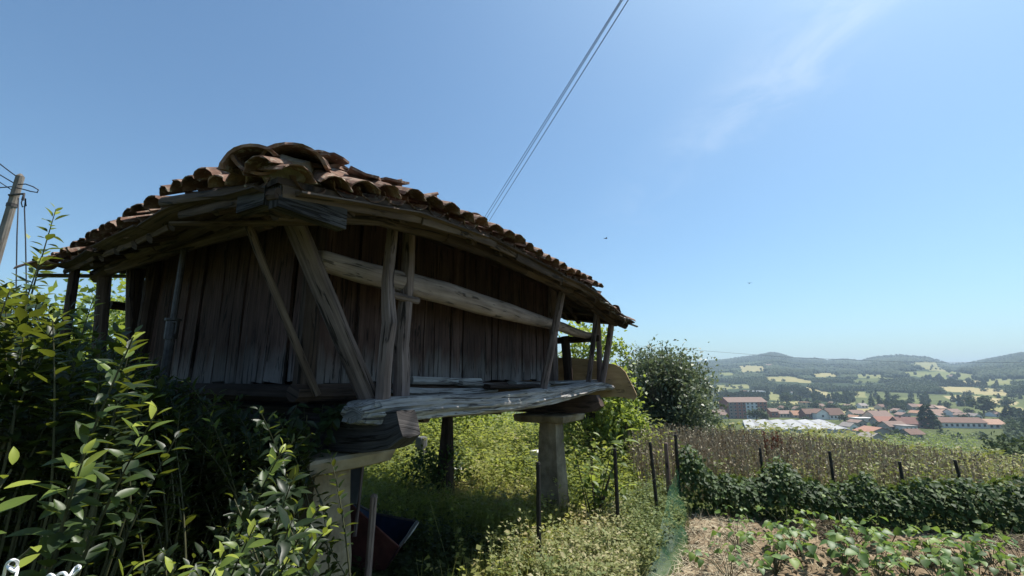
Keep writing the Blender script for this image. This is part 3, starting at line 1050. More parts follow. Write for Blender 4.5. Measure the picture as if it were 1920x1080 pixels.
# ragged ends of split laths at the far corner
for k in range(22):
    rr = random.Random(500 + k)
    s = 3.0 + 1.5 * k / 21
    dm = min(.55, E1 - s + .1)
    a, b = slope_pt(0, s, -.03 + rr.uniform(-.05, .06))
    a2, b2 = slope_pt(0, s - rr.uniform(.0, .15), dm)
    mb = MB()
    mb.beam(P(a, b, soffit(a, b) + .02 + rr.uniform(-.05, .015)), P(a2, b2, soffit(a2, b2) + .0 + rr.uniform(-.04, .0)), .07, .022, segs=3, wob=.2, square=.8)
    roof_sub('lath', mb, M_EAVE if k % 3 else M_SILVER)


# clay tiles
def tile_mesh(name, Ln=.42, r0=.105, r1=.083, th=.013, arc=165, seed=0, nseg=8, nl=2, chip=True):
    rr = random.Random(seed)
    V, FC = [], []
    for lay in (0, 1):
        for i in range(nl + 1):
            f = i / nl
            r = (r0 + (r1 - r0) * f) - lay * th
            for k in range(nseg + 1):
                an = math.radians(90 - arc / 2 + arc * k / nseg)
                y = Ln * f
                if chip and i == 0: y += rr.uniform(-.008, .010)
                V.append((math.cos(an) * r * (1 + rr.uniform(-.015, .015)), y, math.sin(an) * r * .76 - r0 * .30))
    w = nseg + 1
    o = w * (nl + 1)
    for i in range(nl):
        for k in range(nseg):
            q = (i * w + k, (i + 1) * w + k, (i + 1) * w + k + 1, i * w + k + 1)
            FC.append(q); FC.append(tuple(o + x for x in reversed(q)))
        FC.append((i * w, o + i * w, o + (i + 1) * w, (i + 1) * w))
        FC.append((i * w + nseg, (i + 1) * w + nseg, o + (i + 1) * w + nseg, o + i * w + nseg))
    for k in range(nseg):
        FC.append((k, k + 1, o + k + 1, o + k))
        e = nl * w
        FC.append((e + k, o + e + k, o + e + k + 1, e + k + 1))
    mb = MB(); mb.add(V, FC)
    return mb.mesh(name, M_TILE, smooth=False), np.array(V), FC


TILES = [tile_mesh('roof_tile', seed=s, r0=.086 + .005 * (s % 3), r1=.068, th=.008, Ln=.38 + .02 * (s % 2), arc=150) for s in range(5)]
far_v, far_f = [], []
n_tile = 0


def set_tile(pos, yv, zv, flip, detail, jit=.07):
    """yv runs uphill from the mouth; zv is the slope normal"""
    global n_tile
    k = R.randrange(5)
    y = yv.normalized()
    x = y.cross(zv).normalized()
    z = x.cross(y)
    if flip: x, z = -x, -z
    rot = Matrix((x, y, z)).transposed()
    rot = rot @ Matrix.Rotation(R.gauss(0, jit), 3, 'Z') @ Matrix.Rotation(R.gauss(0, jit * .6), 3, 'X') @ Matrix.Rotation(R.gauss(0, jit * 1.2), 3, 'Y')
    if detail and n_tile < 296:
        place('roof_tile', TILES[k][0], roof, pos, rot)
        n_tile += 1
    else:
        base = sum(len(v) for v in far_v)
        V = TILES[k][1] @ np.array(rot).T + np.array(pos)
        far_v.append(V)
        far_f.extend([tuple(base + i for i in f) for f in TILES[k][2]])


def hip_tile(pos, yv, zv, sc, seed, roll=0.0):
    me, V, FC = tile_mesh('hip_tile', Ln=.46, r0=.135 * sc, r1=.11 * sc, th=.017, arc=155, seed=seed, nseg=10)
    y = yv.normalized(); x = y.cross(zv).normalized(); z = x.cross(y)
    rot = Matrix((x, y, z)).transposed() @ Matrix.Rotation(roll, 3, 'Y')
    place('hip_tile', me, roof, pos, rot)


SP_T, CO = .182, .31
order = []
for side in range(4):
    s0, s1 = SIDE_RANGE[side]
    n = int((s1 - s0) / SP_T)
    for k in range(n + 1):
        s = s0 + .06 + (s1 - s0 - .12) * k / n
        for c in range(8):
            d = -.075 + c * CO
            if d > min(s - s0, s1 - s) + .02 or d > DMAX: break
            for ch in (0, 1):
                order.append((c, side, s, d, ch, k))
order.sort(key=lambda q: (q[1] > 1, q[0]))
for c, side, s, d, ch, k in order:
    s0, s1 = SIDE_RANGE[side]
    ss = s + (SP_T / 2 if ch else 0) + R.uniform(-.012, .012)
    if ss > s1 - .03: continue
    if d > min(ss - s0, s1 - ss) + .05: continue
    if side == 0 and s > 2.93 and c == 0: continue                         # stripped eave beyond the step
    if side == 0 and s > 3.05 and c == 1 and R.random() < .45: continue
    if side == 0 and s > 3.6 and c < 2 and R.random() < .5: continue
    a, b = slope_pt(side, ss, max(d, 0) if d < 0 else d)
    if ch and c == 0: d = -.02
    ad, bd = slope_pt(side, ss, d)
    a2, b2 = slope_pt(side, ss, d + .3)
    z = soffit(a, b) + (SLOPE * d if d < 0 else 0)
    p = P(ad, bd, z + (.060 if ch else .102) + .010 * c + R.uniform(-.008, .016))
    q = P(a2, b2, soffit(a2, b2) + (.060 if ch else .102) + .010 * c + (.012 if not ch else .004))
    yv = q - p
    e = AX if side in (0, 3) else BX
    zv = e.cross(yv)
    if zv.z < 0: zv = -zv
    near = side < 2 and c < 4
    set_tile(p + UP * (R.uniform(-.01, .03) if side == 1 else 0), yv, zv, bool(ch), near, .06 if side == 0 else .11)
if far_v:
    mb = MB()
    mb.v = [tuple(p) for p in np.vstack(far_v)]
    mb.f = [list(f) for f in far_f]
    mb.uv = [[(0, 0)] * len(f) for f in far_f]
    mb.mi = [0] * len(far_f)
    o = mb.build('roof_tiles', M_TILE, roof)
    o['kind'] = 'stuff'
# hip caps: the big ones over the near corner
E = P(E0, F0, 0)
hipdir = (P(E0 + 1, F0 + 1, .40) - P(E0, F0, 0))
hz = hipdir.cross(hipdir.cross(UP)) * -1
side_v = hipdir.cross(UP).normalized()
c0 = P(E0 + .04, F0 + .02, 2.675)
hip_tile(c0 + Vector((0.03, 0, .05)), hipdir, hz, 1.08, 1)
hip_tile(c0 - side_v * .15 + UP * .02 - hipdir.normalized() * .03, hipdir + side_v * .15, hz - side_v * .5, .95, 2, -.12)
hip_tile(c0 - side_v * .12 + UP * .005, hipdir, -hz, .8, 3, .1)
for k in range(1, 9):
    a = E0 + .04 + .26 * k
    b = F0 + .02 + .26 * k
    if b > 1.5: break
    hip_tile(P(a, b, soffit(a, b) + .175 + R.uniform(0, .02)) + side_v * R.uniform(-.02, .02), hipdir, hz, .92, 4 + k, R.uniform(-.1, .1))
for (ca, cb, da, db) in ((E1, F0, -1, 1), (E0, F1, 1, -1), (E1, F1, -1, -1)):
    hd = P(ca + da, cb + db, .42) - P(ca, cb, 0)
    zz = hd.cross(hd.cross(UP)) * -1
    for k in range(1 if (ca, cb) != (E1, F0) else 3, 9):
        a, b = ca + da * .27 * k, cb + db * .27 * k
        hip_tile(P(a, b, soffit(a, b) + .15), hd, zz, .85, 20 + k, R.uniform(-.1, .1))
for k in range(4):
    a = E0 + DMAX + .05 + (E1 - E0 - 2 * DMAX) * k / 4
    hip_tile(P(a - .1, (F0 + F1) / 2, EAVE_Z + SLOPE * DMAX + .13), AX, UP, .9, 40 + k)
def slab(px_, rot, w, l, seed):
    rr = random.Random(seed)
    n = 7
    out = [(math.cos(6.283 * k / n) * w * rr.uniform(.75, 1.1), math.sin(6.283 * k / n) * l * rr.uniform(.75, 1.1)) for k in range(n)]
    m_ = Matrix.Rotation(rot[2], 3, 'Z') @ Matrix.Rotation(rot[0], 3, 'X') @ Matrix.Rotation(rot[1], 3, 'Y')
    V = [Vector(px_) + m_ @ Vector((x, y, z + .35 * x * x / w)) for z in (0, .014) for x, y in out]
    mb = MB(); mb.add(V, [tuple(reversed(range(n))), tuple(range(n, 2 * n))] + [(i, (i + 1) % n, n + (i + 1) % n, n + i) for i in range(n)])
    mb.build('broken_tile', M_TILE, roof)


for k, (a, b, dz, rot, w, l) in enumerate(((-.55, -.80, .135, (.2, .12, .5), .10, .15), (-.30, -.74, .14, (.15, -.1, .9), .09, .14), (-.55, -.50, .19, (.1, .1, 1.2), .08, .13), (-.98, -.30, .14, (.2, -.15, .1), .08, .14))):
    slab(P(a, b, soffit(a, b) + dz), rot, w, l, 60 + k)
# mortar packed beneath the big caps
mb = MB()
mb.tube([c0 + UP * -.02 - side_v * .0 + hipdir.normalized() * t for t in (.012, .06, .2, .4)], [.08, .115, .11, .08], n=12, flat=.75, up=UP, wob=.22, seed=77)
roof_sub('mortar', mb, M_MORTAR)
mb = MB()
mb.tube([c0 + UP * .02 + side_v * .09 + hipdir.normalized() * t for t in (.2, .35, .6, .9, 1.1)], [.04, .075, .08, .07, .04], n=9, flat=.6, up=UP, wob=.3, seed=78)
roof_sub('mortar', mb, M_MORTAR)

# ------------------------------------------------------------------ haze
mb = MB()
mb.box((0, 0, 60), 15000, 15000, 250)
m = bpy.data.materials.new('haze')
m.use_nodes = True
N, L = m.node_tree.nodes, m.node_tree.links
N.clear()
out = N.new('ShaderNodeOutputMaterial')
pv = N.new('ShaderNodeVolumePrincipled')
pv.inputs['Density'].default_value = 0.00021
pv.inputs['Color'].default_value = (0.66, 0.83, 1.0, 1)
pv.inputs['Anisotropy'].default_value = 0.0
L.new(pv.outputs[0], out.inputs['Volume'])
haze = place('haze', mb.mesh('haze', m))
tag(haze, kind='stuff')

# ------------------------------------------------------------------ leaf templates
def leaf_template(segs=3, fold=0.16, curl=0.25, wmax=0.30, peak=0.42, wave=0.0, tipw=0.0, seed=0):
    """leaf along +y of length 1, midrib valley, quads"""
    rr = random.Random(seed)
    V, Fq = [], []
    for i in range(segs + 1):
        f = i / segs
        w = wmax * (math.sin(math.pi * f ** (math.log(0.5) / math.log(peak))) ** 0.85 if 0 < f < 1 else 0)
        w = max(w, 0.012 if i == 0 else tipw)
        zc = -curl * f * f
        wv = wave * rr.uniform(-1, 1)
        V += [(-w, f, zc + fold * w * 2 + wv), (0, f, zc), (w, f, zc + fold * w * 2 - wv)]
    for i in range(segs):
        k = i * 3
        Fq += [(k, k + 1, k + 4, k + 3), (k + 1, k + 2, k + 5, k + 4)]
    return np.array(V, float), np.array(Fq, int)


DIAMOND = (np.array([(0, 0, 0), (.30, .45, .06), (0, 1, -.12), (-.30, .45, .06)], float), np.array([(0, 1, 2, 3)]))
ROUND = (np.array([(0, 0, 0), (.46, .42, .05), (0, 1, -.15), (-.46, .42, .05)], float), np.array([(0, 1, 2, 3)]))
BLADE = (np.array([(-.5, 0, 0), (.5, 0, 0), (.12, 1, 0), (-.12, 1, 0)], float), np.array([(0, 1, 2, 3)]))
LAUREL_T = [leaf_template(5, .20, c, .225, .45, .012, .012, seed=s) for s, c in enumerate((.05, .18, .32, -.08))]
BEAN_T = [leaf_template(4, .14, c, .40, .36, .02, seed=s + 9) for s, c in enumerate((.12, .3, .5))]
WALNUT_T = [leaf_template(4, .2, c, .21, .5, .02, seed=s + 19) for s, c in enumerate((.1, .3))]


def stems_mesh(name, paths, mat, parent=None, r0=.006, r1=.002, n=4):
    """many thin stems as one mesh"""
    V, Fq = [], []
    base = 0
    for path, ra, rb in paths:
        path = np.asarray(path, float)
        m = len(path)
        for i in range(m):
            t = path[min(i + 1, m - 1)] - path[max(i - 1, 0)]
            t = t / (np.linalg.norm(t) + 1e-9)
            u_ = np.array([0, 0, 1.]) if abs(t[2]) < .9 else np.array([1., 0, 0])
            s = np.cross(t, u_); s /= np.linalg.norm(s) + 1e-9
            w = np.cross(s, t)
            r = ra + (rb - ra) * i / (m - 1)
            for k in range(n):
                an = 2 * math.pi * k / n
                V.append(path[i] + s * math.cos(an) * r + w * math.sin(an) * r)
        for i in range(m - 1):
            for k in range(n):
                k2 = (k + 1) % n
                Fq.append((base + i * n + k, base + i * n + k2, base + (i + 1) * n + k2, base + (i + 1) * n + k))
        base += m * n
    V = np.array(V)
    o = wloc(parent)
    return place(name, np_mesh(name, V - np.array(o), np.array(Fq), mat, smooth=True), parent, o)


def stuff(name, V, Fq, mat, tint, parent=None, kind='stuff', smooth=False):
    o = wloc(parent)
    ob = place(name, np_mesh(name, V - np.array(o), Fq, mat, tint, smooth=smooth), parent, o)
    if kind: ob['kind'] = kind
    return ob


def leaf_set(M, T, kinds, tints, templates, mat, thing_o, n_obj, leaf_name='leaf', mass_name='foliage', classes=(0.08, 0.25, 0.5, 0.72, 0.95), shared=None):
    """the n_obj leaves that show largest become objects, the rest one mesh"""
    n = len(T)
    f = T[:, 1] * CP + (T[:, 2] - EYE) * SP
    px, py = to_px(T[:, 0], T[:, 1], T[:, 2])
    vis = (f > .2) & (px > -20) & (px < 1940) & (py > 0) & (py < 1090)
    size = np.linalg.norm(M[:, :, 1], axis=1) / np.maximum(f, .2) * np.where(vis, 1, 0)
    order_ = np.argsort(-size)
    big = order_[:n_obj]
    big = big[size[big] > 0]
    rest = np.setdiff1d(np.arange(n), big)
    shared = {} if shared is None else shared
    for i in big:
        c = int(np.argmin([abs(tints[i] - q) for q in classes]))
        key = (int(kinds[i]), c)
        if key not in shared:
            tv, tf = templates[key[0]]
            shared[key] = np_mesh(leaf_name, tv, tf, mat, np.full(len(tv), classes[c]), smooth=True)
        place(leaf_name, shared[key], thing_o, T[i], M[i])
    Vs, Fs, Ts = [], [], []
    base = 0
    for k, (tv, tf) in enumerate(templates):
        sel = rest[kinds[rest] == k]
        if not len(sel): continue
        V, Fq = scatter(tv, tf, M[sel], T[sel])
        Vs.append(V); Fs.append(Fq + base); Ts.append(np.repeat(tints[sel], len(tv)))
        base += len(V)
    if Vs:
        stuff(mass_name, np.vstack(Vs), np.vstack(Fs), mat, np.concatenate(Ts), thing_o, smooth=True)


# ------------------------------------------------------------------ laurels in the foreground
def front_of_wall(p):
    d = Vector((p[0], p[1], 0)) - N0
    return d.dot(AX)


def laurel_shoot(tip, lean, length, n, rr, leaf=.095, young=5, shade=(.05, .15, .25, .35)):
    """stem path ending at tip and its leaves"""
    tip = np.array(tip, float)
    base = tip - np.array([lean[0], lean[1], 1.0]) * length
    mid = (tip + base) / 2 + np.array([lean[0], lean[1], 0]) * -.18 * length
    ts = np.linspace(0, 1, 7)
    path = np.array([(1 - t) ** 2 * base + 2 * t * (1 - t) * mid + t * t * tip for t in ts])
    M, T, K, C = [], [], [], []
    ang = rr.uniform(0, 6.28)
    for j in range(n):
        f = 1 - .82 * (j / n) ** .95
        p = (1 - f) ** 2 * base + 2 * f * (1 - f) * mid + f * f * tip
        d0 = (tip - mid) * f + (mid - base) * (1 - f); d0 /= np.linalg.norm(d0)
        ang += 2.4 + rr.uniform(-.3, .3)
        up_ = 1.15 - .65 * min(1, j / 8) + rr.uniform(-.25, .25)
        rad = np.array([math.cos(ang), math.sin(ang), 0])
        rad = rad - d0 * rad.dot(d0)
        d = rad + d0 * max(up_, -.25) + np.array([rr.uniform(-.2, .2), rr.uniform(-.2, .2), rr.uniform(-.45, .15)])
        ln = leaf * (.5 + .1 * j if j < 4 else rr.uniform(.65, 1.15))
        nrm = d0 + np.array([rr.uniform(-.3, .3), rr.uniform(-.3, .3), .5])
        m = frames(d[None], nrm[None], np.array([ln]))[0]
        M.append(m); T.append(p + d / np.linalg.norm(d) * .008); K.append(rr.randrange(4))
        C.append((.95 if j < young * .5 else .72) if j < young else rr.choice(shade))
    return path, M, T, K, C


def laurel_bush(label, base_pt, polys, n_rand, explicit, n_obj, seed, ymin=.85, dmax=2.9, group=None, leaf=.062, lit=.06, crest=None):
    rr = random.Random(seed)
    t = thing('laurel_bush', label, 'bush', base_pt, group)
    paths, M, T, K, C = [], [], [], [], []
    for (px, py, Y, ln, n, lean) in explicit:
        p = at(px, py, Y)
        r = laurel_shoot(p, lean, ln, int(n * 1.5), rr, leaf * .84, 8, (.3, .45, .6))  # front shoots get lighter tints, sunlight put into the leaf colour
        paths.append((r[0], .006, .002)); M += r[1]; T += r[2]; K += r[3]; C += r[4]
    xs = [q[0] for q in polys]; ys = [q[1] for q in polys]
    cnt, guard = 0, 0
    while cnt < n_rand and guard < 40000:
        guard += 1
        px, py = rr.uniform(min(xs), max(xs)), rr.uniform(min(ys), max(ys))
        if not in_poly(np.array([px]), np.array([py]), polys)[0]: continue
        Y = ymin + (dmax - ymin) * rr.random() ** .8
        p = at(px, py, Y)
        if front_of_wall(p) > -.42 or p.z < .12 or p.z > 2.5: continue
        if math.hypot(p.x, p.y) < .75: continue
        dv = Vector((p.x, p.y, 0)) - N0
        sh = 2.55 - p.z
        a2, b2 = dv.dot(AX) + .46 * sh, dv.dot(BX) - .24 * sh
        if rr.random() > lit and not (a2 > -.88 and -.66 < b2 < 2.7): continue      # most growth stands below the eaves
        ln = rr.uniform(.3, .6)
        r = laurel_shoot(p, (rr.uniform(-.55, .75), rr.uniform(-.6, .25)), ln, rr.randrange(22, 32), rr, leaf * rr.uniform(.85, 1.1), 4 if rr.random() < .18 else 0)
        paths.append((r[0], .005, .002)); M += r[1]; T += r[2]; K += r[3]; C += r[4]
        b = r[0][0]
        root = np.array([base_pt[0] + (b[0] - base_pt[0]) * .45, base_pt[1] + (b[1] - base_pt[1]) * .45, gz(b[0], b[1])])
        paths.append((np.array([root, root * .4 + b * .6 + np.array([0, 0, .05]), b]), .011, .005))
        cnt += 1
    for q in range(200 if crest else 0):
        while True:
            px, py = rr.uniform(-260, 290), rr.uniform(515, 780)
            if in_poly(np.array([px]), np.array([py]), crest)[0]: break
        p = at(px, py, rr.uniform(1.45, 2.8))
        if front_of_wall(p) > -.45 or p.z > 2.45: continue
        r = laurel_shoot(p, (rr.uniform(-.2, .3), rr.uniform(-.25, .1)), rr.uniform(.35, .6), 28, rr, leaf, 3 if rr.random() < .3 else 0)
        paths.append((r[0], .005, .002)); M += r[1]; T += r[2]; K += r[3]; C += r[4]
        bq = r[0][0]
        paths.append((np.array([(base_pt[0] + (bq[0] - base_pt[0]) * .5, base_pt[1] + (bq[1] - base_pt[1]) * .5, gz(bq[0], bq[1])), bq]), .010, .005))
    for (px, py, Y, ln, n, lean), (pth, _, _) in zip(explicit, paths[:len(explicit)]):
        b = pth[0]
        root = np.array([base_pt[0] + (b[0] - base_pt[0]) * .5, base_pt[1] + (b[1] - base_pt[1]) * .5, gz(b[0], b[1])])
        paths.append((np.array([root, root * .4 + b * .6 + np.array([0, 0, .05]), b]), .012, .006))
    stems_mesh('branch', paths, M_STEM, t)
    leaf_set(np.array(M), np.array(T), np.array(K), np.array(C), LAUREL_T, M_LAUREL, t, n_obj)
    return t


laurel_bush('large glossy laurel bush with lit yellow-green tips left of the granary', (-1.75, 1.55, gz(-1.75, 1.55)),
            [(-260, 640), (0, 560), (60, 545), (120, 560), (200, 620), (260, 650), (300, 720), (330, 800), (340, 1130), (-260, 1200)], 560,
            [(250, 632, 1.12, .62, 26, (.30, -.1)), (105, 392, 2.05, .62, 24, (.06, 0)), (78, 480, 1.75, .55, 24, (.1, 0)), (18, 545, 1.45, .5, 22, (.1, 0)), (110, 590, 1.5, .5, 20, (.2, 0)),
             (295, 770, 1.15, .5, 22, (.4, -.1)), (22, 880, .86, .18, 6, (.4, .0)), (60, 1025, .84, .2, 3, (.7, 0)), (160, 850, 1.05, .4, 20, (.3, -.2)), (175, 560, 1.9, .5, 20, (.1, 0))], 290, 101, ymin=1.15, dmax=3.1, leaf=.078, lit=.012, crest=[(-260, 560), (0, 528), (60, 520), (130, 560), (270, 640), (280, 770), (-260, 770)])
laurel_bush('low laurel bush with sunlit shoots in front of the near pillar', (-.95, 1.75, gz(-.95, 1.75)),
            [(300, 1010), (400, 980), (450, 900), (560, 940), (590, 1010), (600, 1110), (300, 1180)], 26,
            [(532, 838, 1.38, .55, 26, (.42, -.15)), (598, 952, 1.40, .42, 22, (.5, -.1)), (618, 985, 1.5, .35, 16, (.6, 0)), (478, 985, 1.25, .4, 20, (.4, -.2)), (420, 1035, 1.15, .35, 18, (.4, -.2)), (545, 1040, 1.3, .35, 18, (.4, -.1)), (330, 1060, 1.05, .3, 16, (.3, -.1)), (250, 1062, .98, .25, 12, (.4, 0))],
            250, 102, ymin=1.15, dmax=1.95, lit=.5)
laurel_bush('dark shaded laurel growing under the eaves against the plank wall', (-1.9, 2.45, gz(-1.9, 2.45)),
            [(230, 700), (330, 705), (430, 735), (520, 765), (590, 800), (640, 870), (600, 1000), (560, 1100), (200, 1150), (200, 760)], 560, [], 200, 103, ymin=1.6, dmax=2.95, leaf=.072)

# creeper hanging over the floor beam above the near pillar
cr = thing('creeper', 'dark creeper hanging over the grey floor beam and near capstone', 'creeper', P(-.2, -.2, 1.2))
rr = random.Random(55)
paths, M, T = [], [], []
for k in range(44):
    b = rr.uniform(-.30, .7) if k % 2 else rr.uniform(-.30, .2)
    a = -.36 - rr.uniform(0, .12) if k % 4 else -.2
    z = rr.uniform(1.44, 1.60)
    ln = rr.uniform(.12, .38) if b < .0 else rr.uniform(.25, .6)
    pth = [P(a, b, z)]
    for q in range(4):
        pth.append(pth[-1] + UP * (-ln / 4) + AX * rr.uniform(-.03, .0) + BX * rr.uniform(-.04, .04))
    paths.append((np.array([tuple(p) for p in pth]), .003, .0015))
    for j in range(15):
        f = rr.random() * 3.99
        i = int(f); p = pth[i].lerp(pth[i + 1], f - i)
        d = np.array([rr.uniform(-1, 1), rr.uniform(-1, .4), rr.uniform(-1, .1)])
        M.append(frames(d[None], np.array([[0, -.6, .8]]), np.array([rr.uniform(.05, .085)]))[0]); T.append(tuple(p))
stems_mesh('stem', paths, M_STEM, cr)
leaf_set(np.array(M), np.array(T), np.array([rr.randrange(4) for _ in M]), np.array([rr.choice((.15, .25, .4)) for _ in M]), LAUREL_T, M_LAUREL, cr, 60)


# ------------------------------------------------------------------ weeds
def sample_poly(poly, n):
    xs = np.array([p[0] for p in poly]); ys = np.array([p[1] for p in poly])
    out = []
    while sum(len(o) for o in out) < n:
        x = rng.uniform(xs.min(), xs.max(), n * 2); y = rng.uniform(ys.min(), ys.max(), n * 2)
        k = in_poly(x, y, poly)
        out.append(np.stack([x[k], y[k]], 1))
    return np.vstack(out)[:n]


def weed_patch(name, pts, hmin, hmax, nleaf, leaf, mat, tint=(0, 1), templ=DIAMOND, upright=.3, spread=.5, stem=True, blade=0, hscale=None, extra=None, power=1.0):
    n = len(pts)
    x, y = pts[:, 0], pts[:, 1]
    z = ground_z(x, y)
    h = hmin + (hmax - hmin) * rng.random(n) ** 1.6
    if hscale is not None: h = h * hscale(x, y)
    base_t = tint[0] + (tint[1] - tint[0]) * np.clip(fbm(x * 1.1, y * 1.1, 77, 2) * 1.5 - .25 + rng.normal(0, .10, n), 0, 1)
    lean = rng.normal(0, .18, (n, 2))
    Vs, Fs, Ts = [], [], []
    base = 0
    f = rng.random((n, nleaf)) ** (.8 * power)
    az = rng.random((n, nleaf)) * 2 * np.pi
    rad = spread * h[:, None] * .12 * rng.random((n, nleaf))
    T = np.stack([x[:, None] + lean[:, :1] * h[:, None] * f + np.cos(az) * rad, y[:, None] + lean[:, 1:] * h[:, None] * f + np.sin(az) * rad, z[:, None] + h[:, None] * f], -1).reshape(-1, 3)
    d = np.stack([np.cos(az), np.sin(az), upright + rng.normal(0, .35, az.shape)], -1).reshape(-1, 3)
    nrm = np.array([0, 0, 1.0]) + rng.normal(0, .35, d.shape)
    ln = leaf * (.55 + .8 * rng.random(n * nleaf))
    V, Fq = scatter(templ[0], templ[1], frames(d, nrm, ln), T)
    Vs.append(V); Fs.append(Fq); Ts.append(np.repeat(np.repeat(base_t, nleaf) + rng.normal(0, .12, n * nleaf), len(templ[0])))
    base = len(V)
    if stem:
        d = np.stack([lean[:, 0], lean[:, 1], np.ones(n)], 1)
        V, Fq = scatter(BLADE[0], BLADE[1], frames(d, rand_unit(n) * [1, 1, .1], h, np.full(n, .006)), np.stack([x, y, z], 1))
        Vs.append(V); Fs.append(Fq + base); Ts.append(np.repeat(base_t * .5 + .3, 4)); base += len(V)
    if blade:
        m = n * blade
        bx = np.repeat(x, blade) + rng.normal(0, .06, m); by = np.repeat(y, blade) + rng.normal(0, .06, m)
        d = np.stack([rng.normal(0, .4, m), rng.normal(0, .4, m), np.ones(m)], 1)
        V, Fq = scatter(BLADE[0], BLADE[1], frames(d, rand_unit(m) * [1, 1, .2], np.repeat(h, blade) * rng.uniform(.5, 1.1, m), rng.uniform(.004, .009, m)), np.stack([bx, by, ground_z(bx, by)], 1))
        Vs.append(V); Fs.append(Fq + base); Ts.append(np.repeat(np.repeat(base_t, blade) + rng.normal(.1, .15, m), 4)); base += len(V)
    return stuff(name, np.vstack(Vs), np.vstack(Fs), mat, np.clip(np.concatenate(Ts), 0, 1))


def not_soil(p):
    return ~in_poly(p[:, 0], p[:, 1], SOIL)


NETLINE = [(.62, 3.3), (.85, 3.95), (1.13, 4.14), (1.40, 4.38), (1.71, 4.84), (1.90, 5.28), (2.02, 5.7), (2.16, 6.05)]
HEDGE = [(2.22, 6.22), (3.3, 6.0), (4.4, 5.72), (5.8, 5.42), (7.4, 5.05), (9.2, 4.6)]
SOIL = [(x + .01, y) for x, y in NETLINE] + [(x, y - .08) for x, y in HEDGE] + [(9.2, 2.2), (1.3, 2.2), (.9, 3.0)]

p = sample_poly([(-3.2, 3.0), (.35, 3.0), (.6, 4.6), (2.0, 6.6), (2.6, 7.6), (2.6, 8.6), (-3.8, 8.8), (-4.5, 5.0)], 7800)
_p = p[not_soil(p)]
_d = _p - np.array([N0.x, N0.y])
_under = (_d @ np.array([AX.x, AX.y]) < 2.1) & (_d @ np.array([BX.x, BX.y]) > -.15)      # darker weeds here carry the granary's shade in their leaf colour
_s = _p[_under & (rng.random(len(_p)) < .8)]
weed_patch('shaded_weeds', _s, .06, .30, 10, .045, M_SHADE, (.0, 1.0), ROUND, .35, .6, blade=2)
_p = _p[~_under]
_low = fbm(_p[:, 0] * .9, _p[:, 1] * .9, 411, 3)
weed_patch('undergrowth', _p[_low > .44], .07, .40, 9, .045, M_WEED, (.0, 1.0), ROUND, .35, .6, blade=3, hscale=lambda x, y: .45 + 1.2 * fbm(x * 1.3, y * 1.3, 412, 2))
weed_patch('grass', _p[_low <= .47], .08, .30, 2, .03, M_WEED, (.35, 1.0), DIAMOND, .6, .5, stem=False, blade=9)
p = sample_poly([(-2.2, 4.5), (.4, 4.8), (1.8, 7), (1.6, 9), (-2.5, 9)], 260)
weed_patch('weeds', p, .25, .7, 16, .05, M_WEED, (.2, 1.0), DIAMOND, .5, .6, blade=2)
p = sample_poly([(-3.6, 8.0), (2.4, 7.4), (3.2, 8.6), (3.0, 13.5), (-5, 14.5)], 4300)
weed_patch('weeds', p, .35, 1.15, 22, .085, M_WEED, (.1, .75), DIAMOND, .3, .9, hscale=lambda x, y: np.clip(.45 + (y - 8) * .28, .4, 1.15))
p = sample_poly([(.12, 3.2), (.22, 4.3), (.75, 5.0), (1.1, 5.6), (1.75, 6.5), (2.2, 6.5), (2.1, 5.9), (1.9, 5.4), (1.58, 4.95), (1.22, 4.42), (.92, 3.95), (.7, 3.4), (.6, 3.2)], 2000)
weed_patch('weeds', p, .12, .42, 24, .036, M_OLIVE, (.05, .95), DIAMOND, .45, 1.1, blade=2)
p = sample_poly([(-.15, 3.3), (.25, 3.5), (.35, 4.6), (.05, 4.6), (-.2, 4.0)], 60)
weed_patch('weeds', p, .25, .62, 46, .028, M_OLIVE, (.35, 1.0), DIAMOND, .6, .5)
p = sample_poly([(-1.3, 2.6), (-.4, 2.7), (-.2, 3.4), (-.9, 3.3), (-1.2, 3.0)], 60)
weed_patch('weeds', p, .2, .5, 34, .03, M_OLIVE, (.2, .9), DIAMOND, .5, .6)


